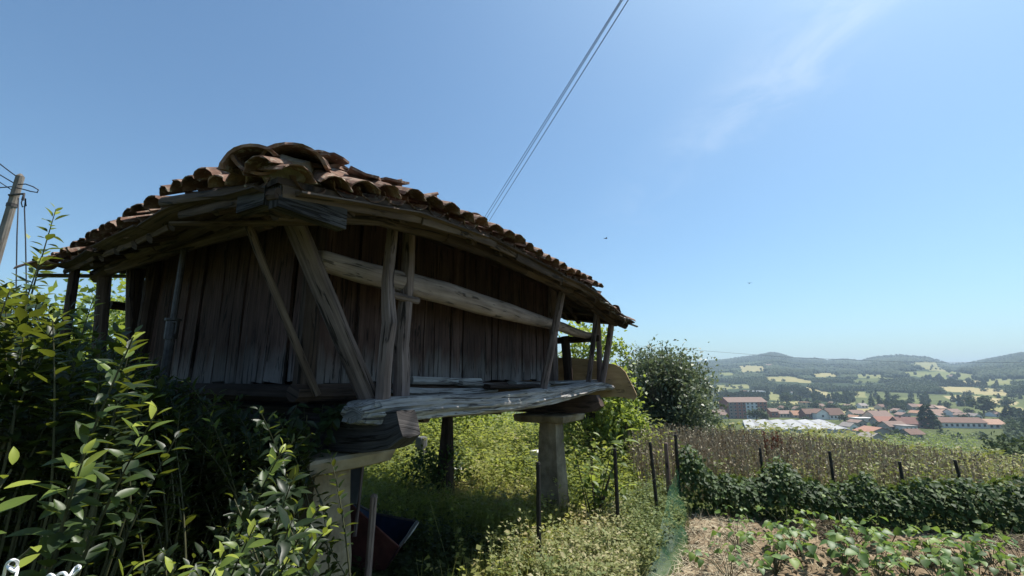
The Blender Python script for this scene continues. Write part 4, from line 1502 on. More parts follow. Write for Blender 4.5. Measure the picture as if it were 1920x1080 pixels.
# tall dry seed stalks behind the bean fence
def dry_field():
    p = sample_poly([(1.9, 6.9), (3.4, 6.7), (6.5, 6.3), (9.5, 6.2), (13, 9), (15, 14.5), (5.0, 15.5), (3.2, 12.5), (2.2, 9)], 15000)
    ang = p[:, 0] / p[:, 1]
    keep = rng.random(len(p)) < np.clip(1.15 - (ang - .42) * 1.5, .22, 1)
    p = p[keep]
    n = len(p)
    z = ground_z(p[:, 0], p[:, 1])
    h = rng.uniform(.35, .88, n) * np.clip(1.12 - (p[:, 0] / p[:, 1] - .3) * .35, .7, 1.1)
    d = np.stack([rng.normal(0, .09, n), rng.normal(0, .09, n), np.ones(n)], 1)
    Vs, Fs, Ts = [], [], []
    t0 = np.clip(rng.normal(.38, .2, n), 0, 1)
    V, Fq = scatter(BLADE[0], BLADE[1], frames(d, rand_unit(n) * [1, 1, .1], h, np.full(n, .015)), np.column_stack([p, z]))
    Vs.append(V); Fs.append(Fq); Ts.append(np.repeat(t0, 4)); base = len(V)
    k = 6                                               # seed heads and withered leaves
    f = rng.uniform(.45, 1.03, (n, k))
    T = np.column_stack([p, z])[:, None, :] + d[:, None, :] * (h[:, None] * f)[..., None]
    dd = rng.normal(0, 1, (n * k, 3)) * [.6, .6, .5] + [0, 0, 1.1]
    V, Fq = scatter(DIAMOND[0], DIAMOND[1], frames(dd, rand_unit(n * k), rng.uniform(.025, .055, n * k)), T.reshape(-1, 3))
    Vs.append(V); Fs.append(Fq + base); Ts.append(np.repeat(np.repeat(t0, k) + rng.normal(0, .18, n * k), 4))
    stuff('dry_weeds', np.vstack(Vs), np.vstack(Fs), M_DRY, np.clip(np.concatenate(Ts), 0, 1))


dry_field()
p = sample_poly([(2.6, 6.9), (9.5, 5.6), (13, 8), (15, 15), (9, 16), (6, 11), (4, 8.5)], 4200)
weed_patch('weeds', p, .25, .72, 16, .055, M_BRAMBLE, (.2, .95), DIAMOND, .5, 1.0, blade=2)
p = sample_poly([(6.2, 13.0), (11.5, 13.0), (20, 13), (36, 22), (40, 42), (20, 46), (9, 34), (5.5, 18)], 6000)
_mound = lambda x, y: .22 + .80 * np.clip(fbm(x * .22, y * .22, 61, 3) * 1.9 - .45, 0, 1) * np.clip(1.5 - (x / y - .5) * 1.3, .35, 1.2)
weed_patch('brambles', p, .55, 1.25, 20, .16, M_BRAMBLE, (.05, .9), DIAMOND, .3, 2.2, stem=False, hscale=_mound, power=.6)
p = sample_poly([(3.0, 15), (7.0, 15), (10, 26), (5, 26)], 1200)
weed_patch('brambles', p, .5, 1.1, 20, .13, M_BRAMBLE, (.0, .6), DIAMOND, .3, 2.2, stem=False, power=.6)
p = sample_poly([(-16, 5.5), (-5.5, 5.0), (-5.0, 14), (-1, 14.5), (4.5, 14), (5, 26), (-20, 26)], 2600)
weed_patch('thicket', p, 1.0, 2.5, 34, .14, M_TREE, (.0, .8), DIAMOND, .3, 2.0, stem=False, power=.7, hscale=lambda x, y: np.clip(.45 + fbm(x * .3, y * .3, 5) * .9, .4, 1.1) * np.where(x > -5, .72, 1))
p = sample_poly([(12, 2), (40, 4), (36, 22), (20, 13), (12.5, 8)], 1200)
weed_patch('brambles', p, .3, .8, 18, .12, M_BRAMBLE, (.2, .9), DIAMOND, .4, 2.0, stem=False)

p = sample_poly([(24, 40), (40, 40), (62, 62), (78, 90), (50, 95), (30, 62)], 900)
weed_patch('brambles', p, .8, 2.0, 24, .30, M_BRAMBLE, (.0, .7), DIAMOND, .3, 2.2, stem=False, power=.6)
p = sample_poly([(62, 85), (110, 95), (200, 200), (300, 300), (205, 290), (120, 180), (75, 120)], 1500)
_q = to_px(p[:, 0], p[:, 1], ground_z(p[:, 0], p[:, 1]) + 2.6)[1]
p = p[_q > 809]
weed_patch('thicket', p, 1.2, 3.4, 24, .75, M_TREE, (.0, .5), DIAMOND, .3, 2.2, stem=False, power=.6)

# red-brown dock standing dry in the weeds
dk = thing('dock_plant', 'dry red-brown dock with upright seed stalks behind the bean hedge', 'plant', (5.0, 8.9, gz(5.0, 8.9)))
rr = random.Random(66)
paths, M, T = [], [], []
for k in range(26):
    x, y = 5.0 + rr.gauss(0, .22), 8.9 + rr.gauss(0, .2)
    z, h = gz(x, y), rr.uniform(.6, .95)
    lx, ly = rr.gauss(0, .1), rr.gauss(0, .1)
    paths.append((np.array([(x, y, z), (x + lx * .5, y + ly * .5, z + h * .5), (x + lx, y + ly, z + h)]), .006, .003))
    for j in range(60):
        f = rr.uniform(.35, 1)
        d = np.array([rr.gauss(0, 1), rr.gauss(0, 1), rr.uniform(.2, 1.5)])
        M.append(frames(d[None], np.array([[0.3, 0.2, 1.]]), np.array([rr.uniform(.03, .055)]))[0]); T.append((x + lx * f, y + ly * f, z + h * f))
stems_mesh('stalk', paths, M_DRY, dk)
V, Fq = scatter(DIAMOND[0], DIAMOND[1], np.array(M), np.array(T))
stuff('seeds', V, Fq, M_DOCK, np.repeat(rng.random(len(T)), 4), dk)

# ------------------------------------------------------------------ garden soil
def build_soil():
    xs, ys = np.arange(.6, 9.3, .045), np.arange(2.2, 6.3, .045)
    X, Y = np.meshgrid(xs, ys)
    inside = in_poly(X.ravel(), Y.ravel(), SOIL).reshape(X.shape)
    Z = ground_z(X, Y) + .006 + .075 * (fbm(X * 1.6, Y * 1.6, 31, 3) - .32) + .05 * (fbm(X * 9, Y * 9, 33, 2) - .5) + .03 * rng.random(X.shape)
    Z = np.where(inside, np.maximum(Z, ground_z(X, Y) + .004), Z)
    w = len(xs)
    idx = np.arange(X.size).reshape(X.shape)
    ok = inside[:-1, :-1] & inside[1:, :-1] & inside[:-1, 1:] & inside[1:, 1:]
    Fq = np.stack([idx[:-1, :-1], idx[:-1, 1:], idx[1:, 1:], idx[1:, :-1]], -1)[ok]
    V = np.stack([X, Y, Z], -1).reshape(-1, 3)
    m = mottled('garden_earth', [(0.30, (0.075, 0.055, 0.036)), (0.5, (0.19, 0.142, 0.092)), (0.68, (0.29, 0.225, 0.15)), (0.8, (0.39, 0.315, 0.215))], 6, 1.0, 1.0, 0.02, 9, 0.1)
    o = place('garden_soil', np_mesh('garden_soil', V, Fq, m))
    o['kind'] = 'structure'
    return m


M_SOIL = build_soil()
oct_v = np.array([(1, 0, 0), (-1, 0, 0), (0, 1, 0), (0, -1, 0), (0, 0, .8), (0, 0, -.8)], float)
oct_f = np.array([(0, 2, 4), (2, 1, 4), (1, 3, 4), (3, 0, 4), (2, 0, 5), (1, 2, 5), (3, 1, 5), (0, 3, 5)])
p = sample_poly(SOIL, 5200)
n = len(p)
V, Fq = scatter(oct_v, oct_f, frames(rand_unit(n), rand_unit(n), .006 + .030 * rng.random(n) ** 3), np.column_stack([p, ground_z(p[:, 0], p[:, 1]) + .03 + .02 * rng.random(n)]))
stuff('clods', V, Fq, M_SOIL, None)
p = np.vstack([sample_poly(SOIL, 2200), sample_poly([(.8, 3.5), (1.45, 4.4), (2.0, 5.5), (2.2, 6.0), (2.8, 5.6), (2.1, 4.2), (1.5, 3.4)], 2200)])
n = len(p)
d = np.column_stack([rng.normal(0, 1, n), rng.normal(0, 1, n), rng.normal(.15, .25, n)])
V, Fq = scatter(BLADE[0], BLADE[1], frames(d, np.array([0, 0, 1.]) + rng.normal(0, .4, (n, 3)), rng.uniform(.05, .16, n), rng.uniform(.003, .007, n)), np.column_stack([p, ground_z(p[:, 0], p[:, 1]) + .05 + .03 * rng.random(n)]))
stuff('straw', V, Fq, M_DRY, np.repeat(np.clip(rng.normal(.8, .2, n), 0, 1), 4))


# brown heaps of pulled weeds
def heap(label, x, y, rx, ry, h, seed):
    rr = np.random.default_rng(seed)
    t = thing('weed_heap', label, 'heap', (x, y, gz(x, y)))
    n = 900
    a, r = rr.random(n) * 6.283, rr.random(n) ** .5
    px_, py_ = x + np.cos(a) * r * rx, y + np.sin(a) * r * ry
    z = ground_z(px_, py_) + h * (1 - r ** 2) * rr.uniform(.6, 1.05, n) + .02
    d = np.column_stack([rr.normal(0, 1, n), rr.normal(0, 1, n), rr.normal(-.2, .35, n)])
    V, Fq = scatter(BLADE[0], BLADE[1], frames(d, rand_unit(n) + [0, 0, 1.], rr.uniform(.06, .2, n), rr.uniform(.005, .012, n)), np.column_stack([px_, py_, z]))
    stuff('stalks', V, Fq, M_DRY, np.repeat(np.clip(rr.normal(.3, .25, n), 0, 1), 4), t)
    mb = MB()
    k = 14
    pts = [(x, y, gz(x, y) + h * .85)]
    V = [Vector(pts[0])]
    for ring, (q, hh) in enumerate(((.5, .62), (1.0, -.03))):
        for i in range(k):
            an = 6.283 * i / k
            s = q * R.uniform(.85, 1.1)
            V.append(Vector((x + math.cos(an) * rx * s, y + math.sin(an) * ry * s, gz(x, y) + h * hh)))
    FC = [(0, 1 + i, 1 + (i + 1) % k) for i in range(k)] + [(1 + i, 1 + k + i, 1 + k + (i + 1) % k, 1 + (i + 1) % k) for i in range(k)]
    mb.add(V, FC)
    mb.build('earth', M_SOIL, t, smooth=True)


heap('small brown heap of pulled weeds at the foot of the bean hedge', 3.55, 5.50, .38, .2, .16, 1)
heap('long low dark heap of dry weeds beneath the right end of hedge', 5.35, 5.02, .75, .17, .15, 2)

# bean plants: rows of separate plants
BEAN_SHARED = {}


def bean_plant(x, y, s, nst, seed, label, group='bean plants in the garden plot', spread=.55):
    rr = random.Random(seed)
    t = thing('bean_plant', label, 'plant', (x, y, gz(x, y)), group)
    paths, M, T, K, C = [], [], [], [], []
    for k in range(nst):
        an = rr.uniform(0, 6.283)
        h = s * rr.uniform(.06, .28)
        r = s * spread * (rr.random() ** .7) * .6
        b = np.array([x, y, gz(x, y) + .01])
        tip = b + np.array([math.cos(an) * r, math.sin(an) * r, h + .04])
        paths.append((np.array([b, (b + tip) / 2 + [0, 0, .05], tip]), .004, .002))
        a0 = an + rr.uniform(-.6, .6)
        for j, da in enumerate((0, 1.25, -1.25)):
            if rr.random() < .12: continue
            d = np.array([math.cos(a0 + da), math.sin(a0 + da), rr.uniform(-.55, .15)])
            nr = np.array([rr.gauss(0, .35), rr.gauss(0, .35), 1.])
            M.append(frames(d[None], nr[None], np.array([s * rr.uniform(.058, .098)]))[0])
            T.append(tip + np.array([math.cos(a0 + da), math.sin(a0 + da), 0]) * (.03 if j == 0 else .012)); K.append(rr.randrange(3)); C.append(rr.choice((.15, .4, .55, .7, .95)))
    stems_mesh('stem', paths, M_STEM, t)
    leaf_set(np.array(M), np.array(T), np.array(K), np.array(C), BEAN_T, M_BEAN, t, 300, classes=(.15, .4, .65, .95), shared=BEAN_SHARED)


BEANS = [  # photo column, row of the foot, scale, stems, label
    (1385, 1032, 1.0, 13, 'tall leafy bean plant nearest the green netting, alone on bare soil'),
    (1368, 1085, .9, 9, 'small bean plant low at the bottom edge below the one nearest the netting'),
    (1372, 985, .7, 7, 'thin weedy bean seedling by the straw near the hedge corner'),
    (1455, 1078, 1.1, 15, 'broad bean plant in the second row at the bottom edge'),
    (1500, 1050, 1.0, 13, 'bean plant in the second row, just above the broad bottom one'),
    (1478, 1003, .9, 11, 'bean plant at the head of the second row before the brown heap'),
    (1585, 1078, 1.15, 16, 'large bean plant in the third row at the bottom edge'),
    (1590, 1040, 1.05, 14, 'bean plant in the middle of the third row'),
    (1560, 1005, .95, 12, 'bean plant at the head of the third row beside the brown heap'),
    (1665, 1022, 1.1, 14, 'dense rounded bean plant standing alone right of the brown heap')]
for i, (px, py, s, nst, lab) in enumerate(BEANS):
    d = ray(px, py); Y = -(EYE - .02) / d[2]
    bean_plant(d[0] * Y, Y, s, nst, 900 + i, lab)
rr = random.Random(31)
ORD = ('leftmost', 'second from the left', 'third from the left', 'fourth from the left', 'fifth from the left', 'sixth from the left')
PATCH = (('in its upper row', ((1752, 1060), (1812, 1066), (1868, 1058), (1925, 1064))),
         ('at the bottom edge', ((1650, 1098), (1700, 1082), (1765, 1098), (1835, 1092), (1900, 1098))))
k = 0
for where, spots in PATCH:
    for i, (px, py) in enumerate(spots):
        d = ray(px + rr.uniform(-8, 8), py); Y = -(EYE - .02) / d[2]
        bean_plant(d[0] * Y, Y, rr.uniform(.9, 1.1), 12, 930 + k, 'bean plant of the dense patch, %s %s' % (ORD[i], where))
        k += 1


# ------------------------------------------------------------------ bean hedge on the wire fence
def poly_at(line, s):
    L_ = [0]
    for (x0, y0), (x1, y1) in zip(line[:-1], line[1:]): L_.append(L_[-1] + math.hypot(x1 - x0, y1 - y0))
    s = np.asarray(s) * L_[-1]
    return np.stack([np.interp(s, L_, [p[0] for p in line]), np.interp(s, L_, [p[1] for p in line])], -1), L_[-1]


hd = thing('bean_hedge', 'long dark green climbing bean hedge grown over the garden fence', 'hedge', (4.4, 5.72, gz(4.4, 5.72)))
n = 19000
s = rng.random(n)
c, Ltot = poly_at(HEDGE, s)
hh = .52 + .24 * (fbm(s * 16, s * 0, 71, 3) - .5) * 2 + .03 * np.sin(s * 40)
stakes_s = np.array([.02, .165, .30, .435, .57, .74, .9])
hh = hh + sum(.20 * np.exp(-((s - q) / .022) ** 2) for q in stakes_s)
th = rng.random(n) * np.pi
rad = rng.random(n) ** .35
wid = .27 * (.8 + .5 * fbm(s * 30, s * 0 + 3, 72, 2))
off = np.cos(th) * rad * wid
zf = np.clip(.5 + .5 * np.where(rng.random(n) < .5, np.sin(th) * rad, rng.uniform(-1, 1, n)), 0, 1)
tan = np.array([.965, -.26])
nor = np.array([-.26, -.965])
T = np.column_stack([c[:, 0] + nor[0] * off, c[:, 1] + nor[1] * off, ground_z(c[:, 0], c[:, 1]) + .04 + hh * zf * (1 - .35 * (np.abs(off) / .35) ** 2)])
d = np.column_stack([nor[0] * np.sign(off) + rng.normal(0, .7, n), nor[1] * np.sign(off) + rng.normal(0, .7, n), rng.normal(-.35, .5, n)])
nr = np.column_stack([nor[0] * np.sign(off) * .5 + rng.normal(0, .35, n), nor[1] * np.sign(off) * .5 + rng.normal(0, .35, n), np.full(n, .8)])
M = frames(d, nr, rng.uniform(.04, .082, n))
tn = np.clip(.35 + rng.normal(0, .22, n), 0, 1)
leaf_set(M, T, np.zeros(n, int), tn, [leaf_template(2, .12, .25, .38, .38)], M_HEDGE, hd, 260, classes=(.15, .35, .6, .9))
paths = []
rr = random.Random(91)
for k in range(70):
    q = rr.random()
    b, _ = poly_at(HEDGE, q); g = gz(*b)
    paths.append((np.array([(b[0] + rr.uniform(-.1, .1), b[1] + rr.uniform(-.1, .1), g), (b[0] + rr.uniform(-.1, .1), b[1], g + .3), (b[0] + rr.uniform(-.2, .2), b[1], g + rr.uniform(.5, .7))]), .005, .002))
stems_mesh('stem', paths, M_STEM, hd)


def stake(label, x, y, h, r, mat=None, lean=(0, 0), group='fence stakes', sq=.2):
    t = thing('fence_stake', label, 'stake', (x, y, gz(x, y)), group)
    mb = MB()
    mb.tube([(x, y, gz(x, y) - .1), (x + lean[0] * .5, y + lean[1] * .5, gz(x, y) + h * .5), (x + lean[0], y + lean[1], gz(x, y) + h)], [r, r, r * .92], n=7, up=AX, wob=.06, square=sq)
    mb.build('shaft', mat or M_STAKE, t)
    mb = MB()
    mb.tube([(x + lean[0], y + lean[1], gz(x, y) + h - .012), (x + lean[0], y + lean[1], gz(x, y) + h + .006)], [r * 1.1, r * .7], n=7, up=AX)
    mb.build('tip', mat or M_STAKE, t)
    return t


stake('thin dark fence stake rising in front of the far pillar', .235, 4.2, 1.0, .021)
stake('dark fence stake beside the big-leaved sapling', 1.12, 5.07, 1.01, .021)
stake('leaning dark fence stake between the sapling and the hedge', 1.70, 5.55, 1.0, .02, lean=(-.05, 0))
stake('dark fence stake at the corner where netting meets hedge', 2.16, 6.12, .98, .022)
stake('grey weathered stake beside the corner stake of the hedge', 2.06, 6.22, .86, .028, M_POST, sq=.8)
for i, (px, q, h, lab) in enumerate(((1432, .165, .92, 'dark stake in the hedge in front of the red-brown dock'), (1567, .31, .93, 'dark stake poking from the hedge before the long white roof'),
                                     (1697, .435, .86, 'leaf-wrapped stake making a green peak in the hedge'), (1818, .56, .93, 'dark leaning stake near the right end of the hedge'))):
    dd = ray(px, 850)[0]
    best = min(np.linspace(0, 1, 400), key=lambda s_: abs(poly_at(HEDGE, s_)[0][0] / poly_at(HEDGE, s_)[0][1] - dd))
    b, _ = poly_at(HEDGE, best)
    stake(lab, b[0] + .05, b[1] + .17, h - .10, .019, lean=(-.07 if i == 3 else 0, 0))

# green netting slumped along the fence
mt, N, L, B = new_mat('green_net')
uv = N.new('ShaderNodeUVMap'); uv.uv_map = 'UVMap'
w1 = N.new('ShaderNodeTexWave'); w1.inputs['Scale'].default_value = 26; w1.bands_direction = 'X'
w2 = N.new('ShaderNodeTexWave'); w2.inputs['Scale'].default_value = 26; w2.bands_direction = 'Y'
L.new(uv.outputs[0], w1.inputs['Vector']); L.new(uv.outputs[0], w2.inputs['Vector'])
mx = nmath(N, L, 'MAXIMUM', w1.outputs['Fac'], w2.outputs['Fac'])
al = ramp(N, L, mx, [(.62, (.06, .06, .06)), (.85, (.34, .34, .34))])
L.new(al, B.inputs['Alpha'])
B.inputs['Base Color'].default_value = (.035, .13, .06, 1)
B.inputs['Roughness'].default_value = .5
mb = MB()
top = [(.78, 4.18, .06), (1.02, 4.38, .09), (1.28, 4.62, .14), (1.52, 4.95, .24), (1.70, 5.3, .34), (1.86, 5.65, .42), (2.14, 6.08, .58)]
bot = [(.88, 4.02, .02), (1.15, 4.18, .02), (1.42, 4.40, .03), (1.73, 4.86, .04), (1.92, 5.3, .05), (2.04, 5.72, .06), (2.2, 6.05, .08)]
nu, nv = 36, 8
V, FC, UVs = [], [], []
for i in range(nu + 1):
    f = i / nu * (len(top) - 1); k = min(int(f), len(top) - 2); q = f - k
    a = Vector(top[k]).lerp(Vector(top[k + 1]), q); b = Vector(bot[k]).lerp(Vector(bot[k + 1]), q)
    for j in range(nv + 1):
        g = j / nv
        p = a.lerp(b, g)
        p.z = gz(p.x, p.y) + p.z + .03 * math.sin(i * 1.3 + j) * (1 - abs(g - .5)) * .6 + .012 * math.sin(i * 3.1)
        p.x += .05 * math.sin(math.pi * g) * math.sin(i * .7) + .07 * math.sin(math.pi * g)
        V.append(p)
for i in range(nu):
    for j in range(nv):
        q = (i * (nv + 1) + j, i * (nv + 1) + j + 1, (i + 1) * (nv + 1) + j + 1, (i + 1) * (nv + 1) + j)
        FC.append(q); UVs.append([((x // (nv + 1)) * .1, (x % (nv + 1)) * .06) for x in q])
mb.add(V, FC, UVs)
o = mb.build('garden_netting', mt, None, smooth=True)
tag(o, 'sagging translucent green netting along the weedy garden edge', 'netting')
# wire strands between the stakes
for lab, q0, q1 in (('pale thin wire strand tied between the two stakes by the sapling', (1.12, 5.07, .50), (1.72, 5.55, .62)), ('pale thin wire strand running from the sapling to its stake', (.62, 5.6, .52), (1.12, 5.07, .50))):
    mb = MB()
    a, b = Vector(q0), Vector(q1)
    mb.tube([a.lerp(b, t) + UP * (-.05 * math.sin(math.pi * t)) for t in (0, .25, .5, .75, 1)], .0013, n=4)
    tag(mb.build('fence_wire', M_STEEL), lab, 'wire')

# ------------------------------------------------------------------ sapling beside the far pillar
sp = thing('walnut_sapling', 'leafy green walnut sapling beside the right face of the far pillar', 'sapling', (.98, 5.75, gz(.98, 5.75)))
rr = random.Random(17)
paths, M, T, K, C = [], [], [], [], []
for k in range(11):
    b = np.array([.98 + rr.uniform(-.05, .05), 5.75 + rr.uniform(-.05, .05), gz(.98, 5.75)])
    tip = np.array([.98 + rr.uniform(-.30, .42), 5.75 + rr.uniform(-.3, .3), gz(.98, 5.75) + rr.uniform(.55, 1.18)])
    mid = (b + tip) / 2 + [0, 0, .15]
    pth = np.array([(1 - t) ** 2 * b + 2 * t * (1 - t) * mid + t * t * tip for t in np.linspace(0, 1, 6)])
    paths.append((pth, .010, .003))
    for j in range(13):
        f = 1 - .8 * j / 13
        p = (1 - f) ** 2 * b + 2 * f * (1 - f) * mid + f * f * tip
        an = j * 2.4 + rr.uniform(-.4, .4)
        d = np.array([math.cos(an), math.sin(an), rr.uniform(-.5, .3)])
        M.append(frames(d[None], np.array([[rr.gauss(0, .3), rr.gauss(0, .3), 1.]]), np.array([rr.uniform(.10, .18)]))[0]); T.append(p); K.append(rr.randrange(2)); C.append(rr.choice((.3, .5, .8, .95)) if f > .75 else rr.choice((.1, .2, .4)))
stems_mesh('stem', paths, M_BARK, sp)
leaf_set(np.array(M), np.array(T), np.array(K), np.array(C), WALNUT_T, M_TREE, sp, 200)


# ------------------------------------------------------------------ trees and bushes beyond
def leafy_tree(name, label, cat, x, y, h, rx, trunk_h, n_clump, n_leaf, leaf, mat, seed, tint=(.1, .9), squash=.9, sprigs=0, group=None, z_low=.25, upright=0.):
    r2 = np.random.default_rng(seed)
    rr = random.Random(seed)
    g = gz(x, y)
    t = thing(name, label, cat, (x, y, g), group)
    paths = []
    crown_c = np.array([x, y, g + h * (z_low + 1) / 2]); rz = h * (1 - z_low) / 2
    v = r2.normal(size=(n_clump, 3)); v /= np.linalg.norm(v, axis=1, keepdims=True)
    v *= (r2.random(n_clump) ** .42)[:, None]
    cl = crown_c + v * [rx, rx, rz]
    cl[:, :2] += r2.normal(0, rx * .08, (n_clump, 2))
    top = np.array([x + rr.uniform(-.1, .1), y, g + max(trunk_h, h * .55)])
    paths.append((np.array([(x, y, g - .1), (x + .03, y, g + (top[2] - g) * .5), top]), .035 * h * .45, .012 * h * .4))
    for c in cl[:: max(1, n_clump // 26)]:
        s0 = np.array([x, y, g + trunk_h * rr.uniform(.5, 1.1)])
        paths.append((np.array([s0, (s0 + c) / 2 + [0, 0, .06 * h], c]), .010 * h * .6, .003 * h * .5))
    m = n_clump * n_leaf
    sig = rx * .17 * r2.uniform(.7, 1.35, n_clump)
    T = np.repeat(cl, n_leaf, 0) + r2.normal(size=(m, 3)) * np.repeat(sig, n_leaf)[:, None] * [1, 1, squash]
    T[:, 2] = np.maximum(T[:, 2], g + .08)
    d = r2.normal(size=(m, 3)) + [0, 0, upright]
    nr = r2.normal(0, .5, (m, 3)) + [0, 0, 1]
    tn = np.repeat(tint[0] + (tint[1] - tint[0]) * r2.random(n_clump), n_leaf) + r2.normal(0, .1, m)
    Ms = frames(d, nr, leaf * r2.uniform(.6, 1.3, m))
    if sprigs:
        for k in range(sprigs):
            a, q = rr.uniform(0, 6.28), rr.random() ** .5
            b = np.array([x + math.cos(a) * q * rx * .85, y + math.sin(a) * q * rx * .85, g + h * (.86 - .2 * q * q)])
            tip = b + np.array([rr.gauss(0, .15), rr.gauss(0, .15), rr.uniform(.3, .95)])
            paths.append((np.array([b - [0, 0, .4], b, tip]), .010, .004))
            f = r2.random(22)
            Tq = b + (tip - b) * f[:, None] + r2.normal(0, .02, (22, 3))
            dq = r2.normal(size=(22, 3)) + [0, 0, 1.0]
            T = np.vstack([T, Tq]); Ms = np.concatenate([Ms, frames(dq, r2.normal(size=(22, 3)), leaf * r2.uniform(.5, .95, 22))]); tn = np.append(tn, r2.uniform(.4, 1, 22))
    stems_mesh('trunk', paths, M_BARK, t)
    V, Fq = scatter(DIAMOND[0], DIAMOND[1], Ms, T)
    stuff('crown', V, Fq, mat, np.repeat(np.clip(tn, 0, 1), 4), t, kind=None)
    return t


leafy_tree('willow_bush', 'big grey-green willow bush with wispy shoots right of the granary', 'bush', 4.78, 14.8, 3.15, 1.66, .7, 150, 150, .12, M_WILLOW, 201, (.05, .95), sprigs=110, z_low=.02, upright=.5)
leafy_tree('ash_tree', 'young light green ash tree behind the far gallery end', 'tree', 1.75, 10.4, 3.35, .85, .6, 60, 80, .12, M_TREE, 202, (.3, 1.), z_low=.1)
leafy_tree('elder_shrub', 'light green elder shrub between the far pillar and willow bush', 'shrub', 2.25, 9.6, 1.62, .62, .4, 45, 70, .10, M_TREE, 203, (.35, 1.), z_low=.05)
leafy_tree('hazel_tree', 'leafy hazel behind the left gallery, seen under the eaves', 'tree', -8.6, 9.6, 4.0, 2.3, .7, 120, 90, .16, M_TREE, 204, (.2, .95), z_low=.1)
leafy_tree('elder_shrub', 'dark low shrub at the foot of the thin rear support', 'shrub', P(WA, 1.95).x, P(WA, 1.95).y, .75, .45, .2, 26, 50, .07, M_HEDGE, 209, (.1, .6), z_low=.05)
leafy_tree('elder_shrub', 'shady shrub in the thicket seen beneath the granary floor', 'shrub', -1.4, 12.2, 1.9, 1.3, .4, 60, 70, .12, M_TREE, 205, (.1, .8), z_low=.05)
leafy_tree('pine_tree', 'dark bushy pine at the right edge before the village', 'tree', 58.5, 52, 4.6, 3.1, 1.2, 70, 60, .55, M_FAR, 206, (.0, .8), z_low=.05)
leafy_tree('pine_tree', 'lower dark pine leaning beside the bushy pine at right edge', 'tree', 62.5, 58, 6.0, 3.4, 1.2, 60, 60, .6, M_FAR, 207, (.0, .6), z_low=.05)
leafy_tree('grey_shrub', 'small grey-green shrub at the right foot of the willow bush', 'shrub', 7.6, 18.5, 1.7, 1.0, .3, 40, 60, .13, M_WILLOW, 208, (.3, 1.), z_low=.05)

# ------------------------------------------------------------------ things under and around the granary
# tipped tray of a wheelbarrow
wb = thing('wheelbarrow_tray', 'tipped wheelbarrow tray, maroon outside and navy inside, under granary', 'wheelbarrow', at(712, 1060, 4.4))
A_, B_, C_, D_ = at(640, 930, 4.2), at(748, 1026, 4.05), at(722, 1068, 4.15), at(640, 1066, 4.3)
A2, B2, C2, D2 = at(700, 962, 4.75), at(783, 978, 4.55), at(748, 1030, 4.5), at(668, 1030, 4.7)
quads = [(A_, B_, C_, D_), (B2, A2, D2, C2), (D_, C_, C2, D2), (A2, A_, D_, D2), (B_, B2, C2, C_)]
cen = sum([A_, B_, C_, D_, A2, B2, C2, D2], Vector()) / 8
mo, mi_ = MB(), MB()
for q in quads:
    nrm = (q[1] - q[0]).cross(q[3] - q[0]).normalized()
    cq = sum(q, Vector()) / 4
    if nrm.dot(cq - cen) < 0: nrm = -nrm
    mo.add([p + nrm * .008 for p in q], [(0, 1, 2, 3)])
    mi_.add(list(q), [(0, 1, 2, 3)])
mo.build('outer_shell', M_RUST, wb)
mi_.build('inner_lining', M_BLUE, wb)
for q, mt_ in (((A_, B_), M_RUST), ((B_, B2), M_STEEL), ((B2, A2), M_STEEL), ((A2, A_), M_STEEL)):
    mb = MB(); mb.tube([q[0], q[0].lerp(q[1], .5), q[1]], .011, n=6); mb.build('rim', mt_, wb)
mb = MB(); mb.tube([B2 + UP * .0, B2.lerp(C2, .3), B2.lerp(C2, .75)], [.016, .02, .012], n=7, wob=.2); mb.build('edge_strip', M_WHITE, wb)  # white strip painted in as the glint on the rim

# grey panel leaning behind the near pillar
pn = thing('old_panel', 'dark grey panel with pale edge leaning behind the near pillar', 'panel', at(660, 945, 4.15))
mb = MB()
tl, tr_, br, bl = at(628, 872, 4.3), at(680, 868, 4.15), at(668, 945, 4.05), at(628, 948, 4.2)
bk = Vector((.0, .03, 0))
mb.add([tl, tr_, br, bl, tl + bk, tr_ + bk, br + bk, bl + bk], [(0, 1, 2, 3), (7, 6, 5, 4), (0, 4, 5, 1), (1, 5, 6, 2), (2, 6, 7, 3), (3, 7, 4, 0)])
mb.build('sheet', M_GREYPANEL, pn)
mb = MB(); mb.beam(tr_ + Vector((.008, -.008, .02)), br + Vector((.008, -.008, -.25)), .026, .026, segs=4); mb.build('edge_strip', M_POST, pn)

# brown wooden post in front of the tray
x, y = at(694, 1000, 3.35).x, 3.35
t = thing('garden_post', 'short brown wooden post standing before the wheelbarrow tray', 'post', (x, y, gz(x, y)))
mb = MB(); mb.beam((x - .01, y, gz(x, y) - .1), (x + .012, y, .93), .052, .045, up=AX, segs=5, wob=.06, square=.6); mb.build('shaft', M_POST, t)
mb = MB(); mb.tube([(x + .012, y, .925), (x + .016, y, .945)], [.027, .012], n=7, up=AX, wob=.2); mb.build('splintered_top', M_LOG, t)

# pale slabs stacked beside the far pillar
for i, (z0, hh_, w_, lab) in enumerate(((.0, .30, .46, 'grey concrete block at the bottom of the pale stack'), (.302, .12, .42, 'pale slab in the middle of the stack beside the far pillar'), (.424, .13, .36, 'white slab on top of the stack beside the far pillar'))):
    mb = MB()
    c = at(1012 + 3 * i, 840, 8.6); g = gz(c.x, c.y)
    a = .3 + .15 * i
    ex, ey = Vector((math.cos(a), math.sin(a), 0)), Vector((-math.sin(a), math.cos(a), 0))
    mb.tube([(c.x, c.y, g + z0), (c.x, c.y, g + z0 + .01), (c.x, c.y, g + z0 + hh_ - .012), (c.x, c.y, g + z0 + hh_)], [w_ / 2 - .012, w_ / 2, w_ / 2, w_ / 2 - .014], n=12, up=ex, wob=.02, square=.95)
    tag(mb.build('pale_slab', M_WHITE if i else M_STONE), lab, 'slab', 'pale slabs stacked by the far pillar')
mb = MB()
